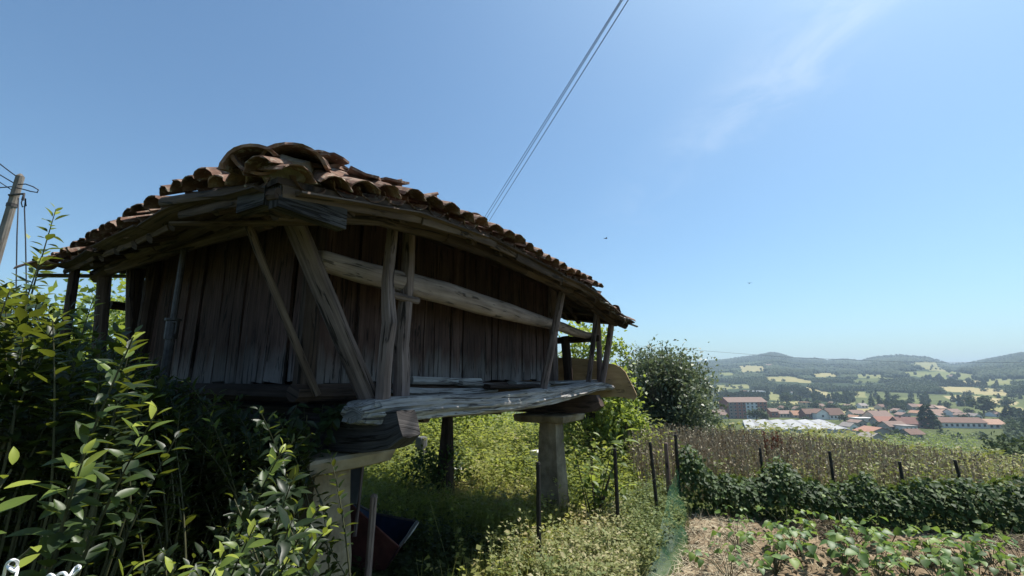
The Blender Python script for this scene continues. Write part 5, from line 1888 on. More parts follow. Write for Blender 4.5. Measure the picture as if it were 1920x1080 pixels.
c = at(850, 880, 8.0)
mb.beam(c + Vector((-.16, .02, -.005)), c + Vector((.15, -.04, .02)), .11, .03, segs=4, wob=.06)
tag(mb.build('white_plank', M_WHITE), 'short white plank lying in the sunlit weeds beneath the granary', 'plank')
mb = MB()
c = at(790, 826, 9.0)
mb.tube([c - UP * .4, c - UP * .1, c + UP * .05, c + UP * .07], [.10, .10, .095, .085], n=10, up=AX, square=.8, wob=.08)
tag(mb.build('stone_block', M_GREYPANEL), 'grey stone block seen below the end of the floor beam', 'block')
# twigs dumped in the weeds
tw = thing('twig_heap', 'small heap of dry brown twigs on the grass under granary', 'heap', at(845, 910, 7.4))
rr = random.Random(3)
b = at(845, 908, 7.4); b.z = gz(b.x, b.y) + .12
pa = []
for k in range(46):
    q = np.array([b.x + rr.gauss(0, .13), b.y + rr.gauss(0, .15), b.z + rr.uniform(-.06, .12)])
    d = np.array([rr.gauss(0, 1), rr.gauss(0, 1), rr.uniform(-.2, .7)]) * rr.uniform(.06, .16)
    pa.append((np.array([q - d, q + [0, 0, .01], q + d]), .006, .003))
stems_mesh('twig', pa, M_DRY, tw)['kind'] = 'stuff'

# steel prop under the left eave
px_, py_ = P(-.62, 1.05).x, P(-.62, 1.05).y
pr = thing('steel_prop', 'rusty adjustable steel prop standing under the left eave', 'prop', (px_, py_, gz(px_, py_)))
mb = MB(); mb.tube([(px_, py_, 2.12), (px_, py_, soffit(-.62, 1.05) - .02)], .021, n=10, up=AX); mb.build('inner_tube', M_STEEL, pr)
mb = MB(); mb.tube([(px_, py_, gz(px_, py_)), (px_, py_, 2.02)], .03, n=10, up=AX); mb.build('outer_tube', M_STEEL, pr)
mb = MB(); mb.tube([(px_, py_, 2.02), (px_, py_, 2.04), (px_, py_, 2.15), (px_, py_, 2.155), (px_, py_, 2.17)], [.04, .042, .042, .052, .052], n=12, up=AX); mb.build('collar', M_STEEL, pr)
mb = MB(); mb.tube([Vector((px_, py_, 2.14)) + AX * -.02 + BX * -.04, Vector((px_, py_, 2.14)) - AX * .01 - BX * .085, Vector((px_, py_, 2.06)) - AX * .01 - BX * .085, Vector((px_, py_, 2.03)) - BX * .045], .006, n=6); mb.build('handle', M_STEEL, pr)
mb = MB(); mb.box((px_, py_, soffit(-.62, 1.05) - .012), .12, .12, .008); mb.build('head_plate', M_STEEL, pr)
mb = MB(); mb.box((px_, py_, gz(px_, py_) + .004), .12, .12, .008); mb.build('foot_plate', M_STEEL, pr)

# loops of white wire by the lower left corner
mb = MB()
Yw = .78
q = [(2, 1160), (6, 1090), (12, 1060), (24, 1050), (33, 1054), (28, 1066), (14, 1062), (26, 1072), (33, 1064), (30, 1080), (20, 1110), (60, 1150), (78, 1100), (92, 1078), (102, 1084), (96, 1100), (106, 1080), (120, 1074), (128, 1082), (140, 1066), (147, 1061), (149, 1066), (138, 1078), (120, 1100), (128, 1160)]
pts = [at(a, b_, Yw + .02 * math.sin(i * 1.7)) for i, (a, b_) in enumerate(q)]
sm = []
for i in range(len(pts) - 1):
    p0, p1, p2, p3 = pts[max(i - 1, 0)], pts[i], pts[i + 1], pts[min(i + 2, len(pts) - 1)]
    for t in (0, .25, .5, .75):
        sm.append(.5 * ((2 * p1) + (p2 - p0) * t + (2 * p0 - 5 * p1 + 4 * p2 - p3) * t * t + (3 * p1 - p0 - 3 * p2 + p3) * t ** 3))
sm.append(pts[-1])
sm = [Vector((pts[0].x, pts[0].y, gz(pts[0].x, pts[0].y)))] + sm + [Vector((pts[-1].x, pts[-1].y, gz(pts[-1].x, pts[-1].y)))]
mb.tube(sm, .0022, n=6)
tag(mb.build('wire_coil', M_WIRE, smooth=True), 'curled loops of white wire among the leaves in the lower left corner', 'wire')

# ------------------------------------------------------------------ pole and cables
x, y = -10.15, 8.5
up_ = thing('utility_pole', 'weathered wooden utility pole leaning beyond the laurel at the left', 'pole', (x, y, gz(x, y)))
ptop = at(38, 331, 8.5)
pb = Vector((x - .35, y, gz(x, y) - .2))
mb = MB(); mb.tube([pb, pb.lerp(ptop, .5), ptop], [.10, .085, .068], n=12, up=AX, wob=.03); mb.build('shaft', M_POLEWOOD, up_)
mb = MB(); mb.tube([ptop, ptop + UP * .06], [.068, .02], n=10, up=AX, wob=.06); mb.build('cap', M_POLEWOOD, up_)
cl_ = at(45, 365, 8.45)
mb = MB(); mb.tube([pb.lerp(ptop, .93) + Vector((0, -.1, 0)), cl_ + Vector((0, 0, .02)), cl_ - UP * .12], .025, n=6); mb.build('clamp', M_STEEL, up_)
mb = MB(); mb.tube([pb.lerp(ptop, .90) + UP * -.02, pb.lerp(ptop, .90) + UP * .05], [.082, .082], n=12, up=AX); mb.build('band', M_STEEL, up_)


def cable(name, label, pts, r, sag=0.0, group=None, mat=None):
    mb = MB()
    if len(pts) == 2:
        a, b_ = Vector(pts[0]), Vector(pts[1])
        pts = [a.lerp(b_, t / 24) - UP * sag * 4 * (t / 24) * (1 - t / 24) for t in range(25)]
    mb.tube(pts, r, n=5)
    return tag(mb.build(name, mat or M_CABLE, smooth=True), label, 'cable', group)


cable('power_cable', 'topmost cable running up left from the utility pole', [at(33, 332, 8.5), at(-160, 130, 9.5)], .012, .2)
cable('power_cable', 'middle cable running left from the utility pole', [at(26, 343, 8.5), at(-200, 150, 9.5)], .012, .2)
cable('power_cable', 'nearly level cable meeting the utility pole below its top', [at(22, 350, 8.5), at(-250, 300, 9.0)], .012, .25)
cable('power_cable', 'lowest cable reaching the utility pole from the left', [at(22, 356, 8.5), at(-200, 180, 9.2)], .010, .1)
cable('cable_loop', 'small loop of slack cable right of the utility pole top', [at(x_, y_, 8.4 + dy) for x_, y_, dy in ((34, 346, 0), (48, 345, 0), (62, 350, 0), (72, 356, .02), (70, 361, .04), (58, 359, .05), (44, 355, .03), (30, 352, 0))], .012)
cable('drop_cable', 'left drop cable hanging down beside the utility pole', [at(35, 372, 8.4), at(32, 440, 8.4), at(30, 560, 8.4), at(30, 740, 8.4)], .011)
cable('drop_cable', 'right drop cable with a kink hanging beside the utility pole', [at(x_, y_, 8.4) for x_, y_ in ((46, 366), (40, 380), (42, 388), (49, 386), (48, 372), (46, 392), (48, 450), (50, 560), (50, 740))], .011)
# three wires passing overhead, carried by a far pole behind the granary
far_p = (-8.6, 46.5)
pz = gz(*far_p)
fp = thing('utility_pole', 'utility pole hidden beyond the granary carrying the overhead wires', 'pole', (*far_p, pz))
mb = MB(); mb.tube([(*far_p, pz - .3), (*far_p, 10.2)], [.15, .10], n=10, up=AX); mb.build('shaft', M_POLEWOOD, fp)
mb = MB(); mb.beam((far_p[0] - .5, far_p[1], 9.75), (far_p[0] + .5, far_p[1], 9.75), .1, .1, segs=2); mb.build('crossarm', M_POLEWOOD, fp)
for i, (p0, p1, lab) in enumerate((((898, 424), (1163, 2), 'left wire of the close pair passing overhead above the roof'), ((903, 424), (1166, 2), 'right wire of the close pair passing overhead above the roof'), ((911, 424), (1178, 0), 'single wire right of the close pair passing overhead'))):
    a, b_ = at(p0[0], p0[1], 20.0), at(p1[0], p1[1], 6.6)
    d = (b_ - a)
    cable('overhead_wire', lab, [Vector((far_p[0] - .35 + .3 * i, far_p[1], 9.85)), a, b_, b_ + d * .6, b_ + d * 1.6], .0085, group='wires passing over the granary roof')
# thin line across the valley
cable('distant_wire', 'hair-thin wire crossing low in front of the far hills', [at(1100, 641, 70), at(1480, 670, 70), at(1700, 679, 68), at(2000, 680, 62), at(2600, 660, 50)], .016)

# two birds in flight
for i, (px, py, a, lab) in enumerate(((1136, 447, .4, 'tiny dark bird flying above the right eave'), (1405, 531, 1.2, 'tiny dark bird flying over the valley right of the roof'))):
    c = at(px, py, 30)
    t = thing('bird', lab, 'bird', c, 'birds in flight')
    f_, s_ = Vector((math.cos(a), math.sin(a), 0)), Vector((-math.sin(a), math.cos(a), 0))
    mb = MB(); mb.tube([c - f_ * .13, c - f_ * .07, c, c + f_ * .07, c + f_ * .1, c + f_ * .13], [.012, .022, .032, .024, .018, .003], n=8); mb.build('body', M_TAR, t)
    for sg in (-1, 1):
        mb = MB()
        mb.add([c + f_ * .05, c + s_ * sg * .11 + UP * .05 + f_ * .04, c + s_ * sg * .22 + UP * .02 - f_ * .04, c + s_ * sg * .1 + UP * .04 - f_ * .05, c - f_ * .04,
                c + f_ * .05 - UP * .006, c + s_ * sg * .11 + UP * .042 + f_ * .04, c + s_ * sg * .22 + UP * .016 - f_ * .04, c + s_ * sg * .1 + UP * .032 - f_ * .05, c - f_ * .04 - UP * .006],
               [(0, 1, 3, 4), (1, 2, 3), (9, 8, 6, 5), (8, 7, 6)])
        mb.build('wing', M_TAR, t)
    mb = MB(); mb.add([c - f_ * .11, c - f_ * .2 + s_ * .04, c - f_ * .2 - s_ * .04, c - f_ * .15 + UP * .006], [(0, 1, 3), (0, 3, 2), (1, 2, 3), (0, 2, 1)]); mb.build('tail', M_TAR, t)

# ------------------------------------------------------------------ village
def ground_hit(px, py, y0=55., y1=3200.):
    d = ray(px, py)
    Y = np.geomspace(y0, y1, 900)
    g = ground_z(d[0] * Y, Y)
    hit = np.nonzero(EYE + d[2] * Y <= g)[0]
    Yh = Y[hit[0]] if len(hit) else 900.
    return d[0] * Yh, Yh


MATC = {}


def cmat(col, rough=.85):
    key = tuple(round(c, 3) for c in col)
    if key not in MATC:
        MATC[key] = mottled('render_%d' % len(MATC), [(.3, tuple(c * .86 for c in col)), (.7, tuple(min(1, c * 1.08) for c in col))], .6, rough, 0, random_tone=.06)
    return MATC[key]


M_GLASS = mottled('window_glass', [(.3, (.02, .024, .03)), (.7, (.05, .056, .065))], 2, .25, 0)
TERRA, BROWN, ORANGE, GREYT = (.22, .15, .122), (.17, .105, .08), (.34, .19, .12), (.25, .22, .20)
WHITE_, CREAM, BRICK, YEL, STONEC = (.72, .71, .69), (.55, .48, .38), (.27, .115, .085), (.62, .46, .22), (.36, .32, .28)


def house(label, px0, px1, yb, ye, yr, wall_c, roof_c, kind='side', yaw=0., win=(3, 1), depth=None, cat='house', name='house', Y=None, parts=(), chimney=None):
    """side = ridge across the view, gable = gable end to the camera, flat = flat roof"""
    pc = (px0 + px1) / 2
    if Y is None: x, Y = ground_hit(pc, yb)
    else: x = ray(pc, yb)[0] * Y
    g = gz(x, Y)
    base = EYE + ray(pc, yb)[2] * Y
    base = min(base, g + 1.0) if True else base
    f = Y * CP + (base - EYE) * SP
    k = f / F
    w, h, rise = (px1 - px0) * k, max((yb - ye) * k, 2.6), (ye - yr) * k * 1.0
    dp = depth or min(max(w * .7, 8), 14)
    t = thing(name, label, cat, (x, Y, g))
    ex = Vector((math.cos(yaw), math.sin(yaw), 0)); ey = Vector((-ex.y, ex.x, 0))
    c = Vector((x, Y, 0)) + ey * dp / 2
    z0, z1 = g - 2.0, base + h
    Q = lambda i, j, z: Vector((c.x, c.y, 0)) + ex * i + ey * j + UP * z
    mb = MB()
    if kind == 'flat':
        mb.box(c + UP * (z0 + z1) / 2, w, dp, z1 - z0, (ex, ey, UP))
    else:
        W, D = w / 2, dp / 2
        if kind == 'gable':
            V = [Q(-W, -D, z0), Q(W, -D, z0), Q(W, D, z0), Q(-W, D, z0), Q(-W, -D, z1), Q(W, -D, z1), Q(W, D, z1), Q(-W, D, z1), Q(0, -D, z1 + rise), Q(0, D, z1 + rise)]
            FC = [(0, 1, 5, 8, 4), (2, 3, 7, 9, 6), (1, 2, 6, 5), (3, 0, 4, 7)]
        else:
            V = [Q(-W, -D, z0), Q(W, -D, z0), Q(W, D, z0), Q(-W, D, z0), Q(-W, -D, z1), Q(W, -D, z1), Q(W, D, z1), Q(-W, D, z1), Q(-W, 0, z1 + rise), Q(W, 0, z1 + rise)]
            FC = [(0, 1, 5, 4), (2, 3, 7, 6), (1, 2, 6, 9, 5), (3, 0, 4, 8, 7)]
        mb.add(V, FC)
    mb.build('wall', cmat(wall_c), t)
    mb = MB()
    o_ = .5
    if kind == 'flat':
        mb.box(c + UP * (z1 + .2), w + .6, dp + .6, .45, (ex, ey, UP))
    else:
        W, D = w / 2, dp / 2
        th = .25
        dz = rise / (W if kind == 'gable' else D) * o_
        if kind == 'gable':
            sec = [(-W - o_, z1 - dz), (0, z1 + rise), (W + o_, z1 - dz)]
            V = [Q(i, j, z + q) for j in (-D - o_, D + o_) for q in (.03, .03 + th) for i, z in sec]
        else:
            sec = [(-D - o_, z1 - dz), (0, z1 + rise), (D + o_, z1 - dz)]
            V = [Q(i, j, z + q) for i in (W + o_, -W - o_) for q in (.03, .03 + th) for j, z in sec]
        FC = [(3, 4, 10, 9), (4, 5, 11, 10), (6, 7, 1, 0), (7, 8, 2, 1), (0, 1, 4, 3), (1, 2, 5, 4), (9, 10, 7, 6), (10, 11, 8, 7), (0, 3, 9, 6), (5, 2, 8, 11)]
        mb.add(V, FC)
    rf = mb.build('roof', cmat(roof_c, .9), t)
    nx, ny = win
    for r in range(ny):
        for q in range(nx):
            wx = (q + .5) / nx * w - w / 2
            wz = base + h * (r + .55) / ny
            ww, wh = min(w / nx * .42, 1.7), min(h / ny * .5, 1.6)
            mb = MB()
            mb.box(Q(wx, -dp / 2 - .03, wz), ww + .25, .12, wh + .25, (ex, ey, UP))
            fr = mb.build('window', cmat((.5, .48, .45)), t)
            mb = MB(); mb.box(Q(wx, -dp / 2 - .07, wz), ww, .08, wh, (ex, ey, UP)); mb.build('pane', M_GLASS, fr)
    if chimney:
        mb = MB(); q = Q(chimney * w, 0, z1 + rise * .9); mb.box(q + UP * .5, .9, .9, 2.2, (ex, ey, UP)); mb.build('chimney', cmat(BRICK), rf)
    for (i0, i1, zf0, zf1, col, nm) in parts:          # facade fields: fractions of width and height
        mb = MB()
        mb.box(Q(((i0 + i1) / 2 - .5) * w, -dp / 2 - .012, base + h * (zf0 + zf1) / 2), (i1 - i0) * w, .05, h * (zf1 - zf0), (ex, ey, UP))
        mb.build(nm, cmat(col), t)
    return t


house('tall brick apartment block with brown roof and pale middle bays', 1366, 1444, 785, 755, 747, BRICK, (.20, .14, .115), 'side', .12, (9, 5), 14, 'apartment block', 'apartment_block',
      parts=((.44, .74, 0, 1.0, (.52, .54, .57), 'pale_bay'), (0, .14, 0, 1.0, (.20, .16, .13), 'brown_bay')))
house('small brick house with brown roof right of the apartment block', 1446, 1461, 783, 772, 767, BRICK, TERRA, 'side', .1, (2, 1))
house('low house with bright orange roof behind the warehouse', 1489, 1512, 784, 779, 772, CREAM, ORANGE, 'side', 0, (3, 1))
house('red-brown brick house with brown roof beside the white gabled house', 1511, 1532, 786, 776, 768, (.22, .10, .085), BROWN, 'side', .1, (3, 1))
house('white gabled house with plain end wall behind the warehouse', 1531, 1557, 787, 775, 768, WHITE_, BROWN, 'gable', .15, (1, 1))
house('long white house with brown roof right of the white gable', 1556, 1586, 787, 778, 767, WHITE_, BROWN, 'side', .1, (4, 1))
house('upper yellow house on the slope', 1505, 1520, 765, 755, 751, YEL, ORANGE, 'flat', 0, (2, 2))
house('lower yellow house right of the upper one', 1537, 1549, 770, 762, 758, YEL, TERRA, 'side', 0, (2, 1))
house('white flat-roofed school building with long window bands', 1408, 1438, 746, 734, 731, WHITE_, (.6, .6, .6), 'flat', .15, (6, 3), 12, 'school', 'school_building')
house('small orange building left of the white school', 1394, 1403, 746, 733, 729, ORANGE, ORANGE, 'flat', .1, (2, 2), 8)
house('small white cottage highest on the slope above the village', 1470, 1477, 734, 730, 728, WHITE_, TERRA, 'side', 0, (2, 1), 8)
house('white cottage on the slope right of the highest one', 1486, 1496, 741, 737, 735, WHITE_, GREYT, 'side', .2, (2, 1), 8)
house('white cottage low on the slope behind the warehouse', 1470, 1477, 749, 745, 743, WHITE_, TERRA, 'side', 0, (2, 1), 8)
house('pale gabled house at the right end of the warehouse', 1594, 1612, 808, 802, 796, WHITE_, GREYT, 'gable', .1, (1, 1))
house('red-roofed house peeping out right of the willow bush', 1338, 1366, 786, 778, 770, CREAM, TERRA, 'side', .1, (3, 1))
house('large house with brown roof and chimney left in the right cluster', 1640, 1680, 791, 782, 772, CREAM, TERRA, 'side', .15, (4, 1), chimney=.1)
house('low terracotta-roofed house in front of the chimney house', 1650, 1686, 798, 791, 783, STONEC, (.30, .15, .11), 'side', -.1, (4, 1))
house('brown-roofed house with white annex in the right cluster', 1668, 1706, 808, 800, 792, STONEC, TERRA, 'side', .1, (3, 1))
house('white annex with plain walls beside the brown-roofed house', 1697, 1723, 810, 800, 797, (.6, .6, .6), GREYT, 'flat', .1, (3, 1), 9)
house('dark roofed house with brick-red gable end before the tall conifer', 1694, 1748, 803, 796, 785, (.26, .12, .09), (.16, .085, .07), 'side', -.2, (4, 1), chimney=-.3)
house('long low white building with brown roof right of the conifer', 1765, 1848, 803, 793, 785, WHITE_, BROWN, 'side', -.12, (9, 1), 12)
house('white house with orange roof at the right end of the village', 1846, 1886, 804, 796, 788, WHITE_, (.38, .24, .17), 'side', -.1, (4, 1))
house('beige house in the back row left of the conifer', 1711, 1724, 769, 763, 758, CREAM, TERRA, 'side', 0, (2, 1), 9)
house('second beige house in the back row left of the conifer', 1725, 1740, 769, 763, 759, CREAM, (.3, .17, .12), 'gable', 0, (2, 1), 9)
house('terracotta roofed house in the back row just right of the conifer', 1746, 1762, 771, 765, 760, CREAM, TERRA, 'side', 0, (3, 1), 9)
house('light roofed house at the right end of the back row', 1761, 1777, 771, 766, 762, CREAM, (.38, .26, .19), 'side', .1, (3, 1), 9)
house('white house with red roof standing between the row and big tree', 1786, 1807, 782, 773, 768, WHITE_, TERRA, 'side', .1, (3, 2))
house('brown stone house right behind the conifer', 1752, 1784, 781, 775, 769, (.42, .34, .26), (.25, .16, .12), 'side', 0, (4, 1))
house('near house with long terracotta gable roof below the right cluster', 1630, 1682, 820, 812, 804, STONEC, (.32, .17, .12), 'gable', .1, (2, 1))
house('grey-tiled gabled shed in front of the near terracotta house', 1632, 1664, 832, 824, 816, STONEC, GREYT, 'gable', .05, (1, 1))
house('near house with plain brown roof right of the grey shed', 1708, 1738, 824, 818, 810, STONEC, BROWN, 'side', .1, (2, 1))
house('pale flat-roofed outbuilding left in the right cluster', 1610, 1640, 792, 785, 782, (.5, .48, .45), (.6, .58, .55), 'flat', .1, (2, 1), 8)
house('farmhouse alone among the fields high on the hillside', 1782, 1794, 709, 705, 703, CREAM, TERRA, 'side', 0, (2, 1), 10)
house('white farmhouse on the ridge shoulder at left', 1438, 1448, 688, 685, 683, WHITE_, TERRA, 'side', 0, (2, 1), 12)
house('beige farmhouse in the meadow above the conifer', 1806, 1817, 758, 754, 751, WHITE_, TERRA, 'side', 0, (2, 1), 9)
house('terracotta house in the gap left of the near houses', 1600, 1626, 782, 776, 770, CREAM, TERRA, 'side', .1, (3, 1), 9)
house('low row house with red roof behind the orange roof', 1462, 1488, 783, 776, 771, CREAM, TERRA, 'side', .1, (4, 1), 9)

# more small houses of the town, each named after the bigger neighbour it stands by
for px, yb, w_, col, rc, lab in ((1350, 777, 14, CREAM, TERRA, 'tiny cream house left of the apartment block'), (1455, 776, 13, WHITE_, TERRA, 'white cottage just above the small brick house'), (1475, 771, 14, CREAM, BROWN, 'cream house above the low row house'),
                                 (1500, 772, 12, WHITE_, TERRA, 'white cottage above the bright orange roof'), (1524, 764, 12, CREAM, GREYT, 'grey-roofed cottage below the upper yellow house'), (1565, 763, 12, WHITE_, TERRA, 'white cottage above the long white house'),
                                 (1596, 768, 15, CREAM, TERRA, 'cream house at the left end of the yellow meadow'), (1622, 766, 13, WHITE_, GREYT, 'grey-roofed white house on the edge of the yellow meadow'), (1660, 768, 15, CREAM, BROWN, 'cream house above the chimney house'),
                                 (1690, 776, 16, WHITE_, TERRA, 'white house between the chimney house and the back row'), (1700, 784, 16, STONEC, TERRA, 'stone house above the dark roofed house'), (1728, 780, 14, CREAM, ORANGE, 'orange-roofed house left of the tall conifer'),
                                 (1768, 786, 15, WHITE_, TERRA, 'white house just right of the tall conifer'), (1815, 785, 14, CREAM, TERRA, 'cream house above the long low white building'), (1836, 786, 12, WHITE_, GREYT, 'grey-roofed house above the end of the long low building'), (1618, 800, 18, STONEC, TERRA, 'stone house between the warehouse end and the near houses'),
                                 (1612, 790, 14, CREAM, ORANGE, 'orange-roofed house above the warehouse end'), (1874, 782, 13, WHITE_, TERRA, 'white house above the right end of the village')):
    house(lab, px - w_ / 2, px + w_ / 2, yb, yb - 5, yb - 9, col, rc, 'side' if w_ % 2 else 'gable', .1 * (w_ % 4 - 1), (2, 1), 9)

# the warehouse with its striped white roof
wx, wY = ground_hit(1500, 812)
wY = min(wY, 300.)
wh = thing('warehouse', 'long warehouse with striped white and grey sawtooth roof', 'warehouse', (ray(1500, 812)[0] * wY, wY, gz(ray(1500, 812)[0] * wY, wY)))
fl, fr_, br_ = at(1400, 806, wY), at(1596, 804, wY), at(1545, 783, wY * 1.22)
bl_ = at(1392, 785, wY * 1.22)
zt = fl.z
mb = MB()
nb = 6
gw = gz(fl.x, fl.y) - 4
mb.add([Vector((p.x, p.y, z)) for z in (gw, zt) for p in (fl, fr_, br_, bl_)], [(0, 1, 5, 4), (1, 2, 6, 5), (2, 3, 7, 6), (3, 0, 4, 7), (4, 5, 6, 7)])
mb.build('wall', cmat((.42, .42, .42)), wh)
for i in range(nb):
    f0, f1, fm = i / nb, (i + 1) / nb, (i + .62) / nb
    pa, pb_, pm = [Vector((*fl.lerp(fr_, q).xy, zt)) for q in (f0, f1, fm)]
    qa, qb, qm = [Vector((*bl_.lerp(br_, q).xy, zt)) for q in (f0, f1, fm)]
    hh_ = UP * .8
    mb = MB(); mb.add([pa + UP * .05, pm + hh_, qm + hh_, qa + UP * .05, pa - UP * .1, pm + hh_ - UP * .15, qm + hh_ - UP * .15, qa - UP * .1], [(0, 1, 2, 3), (7, 6, 5, 4), (0, 4, 5, 1), (3, 2, 6, 7)]); mb.build('roof_panel', cmat((.32, .32, .315)), wh)
    mb = MB(); mb.add([pm + hh_ - UP * .03, pb_ + UP * .05, qb + UP * .05, qm + hh_ - UP * .03, pm + UP * .05, qm + UP * .05], [(0, 1, 2, 3), (0, 4, 1), (3, 2, 5)]); mb.build('roof_panel', cmat((.20, .20, .205)), wh)

# ------------------------------------------------------------------ woods and village trees
ICO_V, ICO_F = [], []
_t = (1 + 5 ** .5) / 2
for p in ((-1, _t, 0), (1, _t, 0), (-1, -_t, 0), (1, -_t, 0), (0, -1, _t), (0, 1, _t), (0, -1, -_t), (0, 1, -_t), (_t, 0, -1), (_t, 0, 1), (-_t, 0, -1), (-_t, 0, 1)):
    ICO_V.append(np.array(p) / math.sqrt(1 + _t * _t))
ICO_V = np.array(ICO_V)
ICO_F = np.array([(0, 11, 5), (0, 5, 1), (0, 1, 7), (0, 7, 10), (0, 10, 11), (1, 5, 9), (5, 11, 4), (11, 10, 2), (10, 7, 6), (7, 1, 8), (3, 9, 4), (3, 4, 2), (3, 2, 6), (3, 6, 8), (3, 8, 9), (4, 9, 5), (2, 4, 11), (6, 2, 10), (8, 6, 7), (9, 8, 1)])


def woods():
    n = 170000
    px = rng.uniform(1150, 1990, n)
    X_ = (px - 960) / F / (CP + .15 * SP)
    r = 330 * (3350 / 330) ** rng.random(n)
    Y = r / np.sqrt(1 + X_ ** 2); x = X_ * Y
    z = ground_z(x, Y)
    lc = land(x, Y, z)
    dens = np.where(lc < 0, 1.0, 0.003)
    clump = fbm(x * .012, Y * .012, 55, 2)
    dens = np.where(r < 640, np.where(clump > .6, .35, .05), dens)
    qx, qy = to_px(x, Y, z)
    dens = np.where((r < 640) & (qy > 770) & (qx > 1350) & (qx < 1895), .004, dens)
    dens = np.where((r < 480) & (qx > 1370) & (qx < 1630), 0., dens)
    mid = (r >= 640) & (r < 1250) & (lc < 0)
    dens = np.where(mid, np.where(clump > .43, 1.0, .015), dens)
    up = (r >= 1250) & (lc < 0)
    dens = np.where(up & (fbm(x * .006, Y * .006, 57, 2) < .33), .10, dens)
    s = rng.uniform(.7, 1.3, n) * np.where(r < 700, 2.8, 3.9)
    for q in (5., 10.):                                # a crown must not stand in front of a meadow
        c = land(x, Y, z + q)
        dens = np.where((lc < 0) & (c >= .25) & (r > 640), dens * .12, dens)
    keep = (rng.random(n) < dens * np.clip(r / 800, .2, 1))
    x, Y, z, r, s = (q[keep] for q in (x, Y, z, r, s))
    k = len(x)
    conif = fbm(x * .004, Y * .004, 88, 2) > .5
    hgt = s * np.where(conif, rng.uniform(1.2, 1.9, k), rng.uniform(.8, 1.15, k))
    M = np.zeros((k, 3, 3))
    a = rng.random(k) * 6.28
    M[:, 0, 0], M[:, 0, 1], M[:, 1, 0], M[:, 1, 1] = np.cos(a) * s, -np.sin(a) * s, np.sin(a) * s, np.cos(a) * s
    M[:, 2, 2] = hgt
    ti = np.clip(np.where(conif, .2, .45) + rng.normal(0, .11, k) + .5 * (fbm(x * .006, Y * .006, 99, 2) - .5), 0, 1)
    near = r < 1300
    f = ~near
    V, Fq = scatter(ICO_V, ICO_F, M[f], np.column_stack([x, Y, z + hgt * .62])[f])
    kf = int(f.sum())
    V = V.reshape(kf, 12, 3) + rng.normal(0, .2, (kf, 12, 3)) * s[f][:, None, None]
    stuff('far_woods', V.reshape(-1, 3), Fq, M_FAR, np.repeat(ti[f], 12))
    for kind in (0, 1):
        sel = near & (conif == bool(kind))
        r2 = np.random.default_rng(5 + kind)
        m = 84
        if kind:
            ff = r2.random(m) ** .6; aa = r2.random(m) * 6.283; rad = ff * (.5 + .5 * r2.random(m)) * .8
            T = np.column_stack([np.cos(aa) * rad, np.sin(aa) * rad, 1.6 - ff * 1.5])
        else:
            T = r2.normal(size=(m, 3)); T /= np.linalg.norm(T, axis=1, keepdims=True); T *= (r2.random((m, 1)) ** .35)
            T = T * [1, 1, .8] + [0, 0, .75] + .25 * np.sin(T[:, [1, 2, 0]] * 5)
        tv, tf = scatter(ROUND[0], ROUND[1], frames(r2.normal(size=(m, 3)), r2.normal(0, .6, (m, 3)) + [0, 0, 1], r2.uniform(.35, .7, m)), T)
        V, Fq = scatter(tv, tf, M[sel], np.column_stack([x, Y, z])[sel])
        stuff('woods', V, Fq, M_FAR, np.clip(np.repeat(ti[sel], len(tv)) + rng.normal(0, .1, len(V)), 0, 1))


woods()
# trees one can tell apart among the houses: crowns of leaf clumps on a trunk, copied
def crown_mesh(kind, seed):
    r2 = np.random.default_rng(seed)
    m = 420
    if kind == 'cone':
        f = r2.random(m) ** .6
        a = r2.random(m) * 6.283
        rad = (f) * (.55 + .45 * r2.random(m)) * .36
        T = np.column_stack([np.cos(a) * rad, np.sin(a) * rad, 1 - f * .92])
        d = np.column_stack([np.cos(a), np.sin(a), np.full(m, -.35)]) + r2.normal(0, .25, (m, 3))
    else:
        c = r2.normal(size=(14, 3)); c /= np.linalg.norm(c, axis=1, keepdims=True); c *= r2.random((14, 1)) ** .5 * [.36, .36, .30]
        T = np.repeat(c, 30, 0) + r2.normal(0, .105, (m, 3)) + [0, 0, .58]
        T[:, 2] = np.clip(T[:, 2], .12, 1.05)
        d = r2.normal(size=(m, 3))
    V, Fq = scatter(ROUND[0], ROUND[1], frames(d, r2.normal(0, .6, (m, 3)) + [0, 0, 1], r2.uniform(.08, .17, m)), T)
    return np_mesh('crown', V, Fq, M_FAR, np.repeat(np.clip(r2.normal(.4 if kind == 'round' else .12, .2, m), 0, 1), 4))


CROWNS = {('cone', 0): crown_mesh('cone', 1), ('round', 0): crown_mesh('round', 2), ('round', 1): crown_mesh('round', 3), ('round', 2): crown_mesh('round', 4)}
_mb = MB(); _mb.tube([(0, 0, -.1), (0, 0, .3), (0, 0, .6)], [.035, .026, .015], n=6, up=AX)
TRUNK = _mb.mesh('trunk', M_BARK)


def far_tree(label, px, yb, hpx, kind='round', var=0, group=None, wide=1.0, name=None):
    x, Y = ground_hit(px, yb)
    g = gz(x, Y)
    h = hpx * Y * 1.02 / F
    t = thing(name or ('conifer_tree' if kind == 'cone' else 'broadleaf_tree'), label, 'tree', (x, Y, g), group)
    for nm, me in (('trunk', TRUNK), ('crown', CROWNS[(kind, var)])):
        o = place(nm, me, t, (x, Y, g))
        o.scale = (h * wide, h * wide, h)
        o.rotation_euler = (0, 0, R.uniform(0, 6.28))
    return t


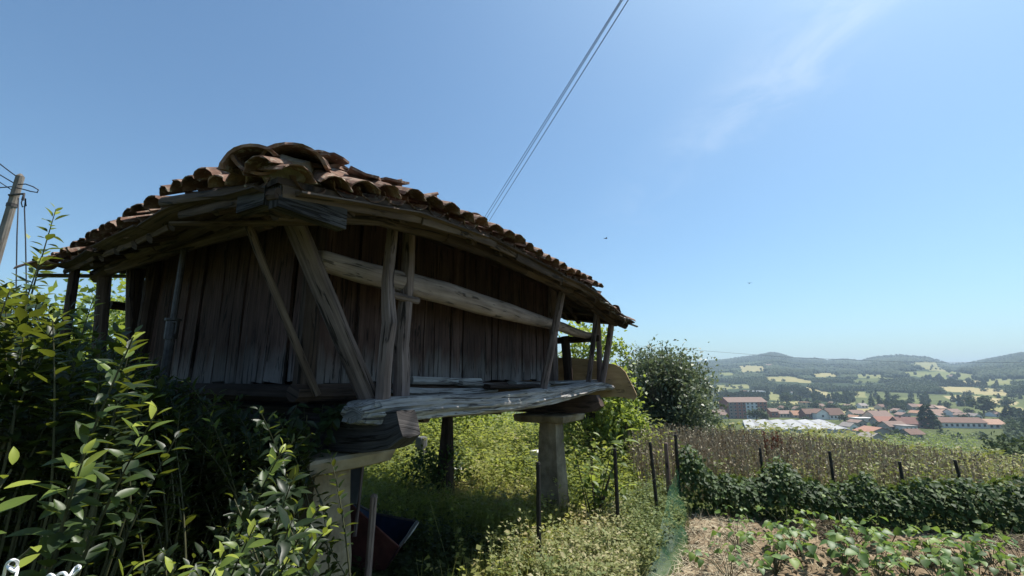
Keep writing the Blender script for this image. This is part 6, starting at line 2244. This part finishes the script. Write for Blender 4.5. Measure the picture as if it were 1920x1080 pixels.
far_tree('tall dark conifer standing among the village roofs', 1742, 803, 42, 'cone', 0, wide=1.1)
far_tree('dark conifer near the right edge behind the orange roof', 1893, 789, 27, 'cone', 0, wide=1.2)
far_tree('very large round dark tree above the white long building', 1846, 779, 34, 'round', 0, wide=1.5)
far_tree('round tree on the slope right of the very large one', 1890, 764, 16, 'round', 1, wide=1.4)
far_tree('green tree in front of the apartment block', 1419, 790, 22, 'round', 1, wide=1.5)
far_tree('second green tree in front of the apartment block, right side', 1436, 790, 13, 'round', 2, wide=1.4)
far_tree('dark tree on the slope under the white cottages', 1475, 757, 20, 'round', 2, wide=1.3)
far_tree('dark square-topped tree beside the upper yellow house', 1528, 770, 16, 'round', 0, wide=1.2)
far_tree('rounded tree at the lower edge of the yellow meadow', 1560, 773, 18, 'round', 1, wide=1.3)
far_tree('bushy tree left of the back row of houses', 1686, 774, 17, 'round', 2, wide=1.5)
rr = random.Random(23)
NEAR = [(q['label'], to_px(*q.location)) for q in COL.objects if q.get('category') in ('house', 'apartment block', 'school', 'warehouse')]
SHORT = {}
used = {}
for k in range(34):
    px = rr.uniform(1340, 1915)
    yb = rr.uniform(746, 796)
    lab, (hx, hy) = min(NEAR, key=lambda q: math.hypot(q[1][0] - px, (q[1][1] - yb) * 1.5))
    w_ = lab.split()
    stop = next((i for i, q in enumerate(w_) if q in ('in', 'on', 'at', 'beside', 'behind', 'right', 'left', 'between', 'low', 'below', 'before', 'among', 'with', 'peeping', 'standing', 'highest', 'alone', 'of') and i > 1), len(w_))
    where = 'left of' if px < hx - 12 else 'right of' if px > hx + 12 else 'just above' if yb < hy else 'just below'
    key = (where, lab)
    used[key] = used.get(key, 0) + 1
    if used[key] > 1: continue
    far_tree('%s tree %s the %s' % (rr.choice(('small green', 'rounded green', 'bushy green')), where, ' '.join(w_[:min(stop, 9)] if stop < len(w_) else w_[:9])), px, yb, rr.uniform(8, 14), 'round', rr.randrange(3), 'trees scattered through the valley', rr.uniform(1.1, 1.6))
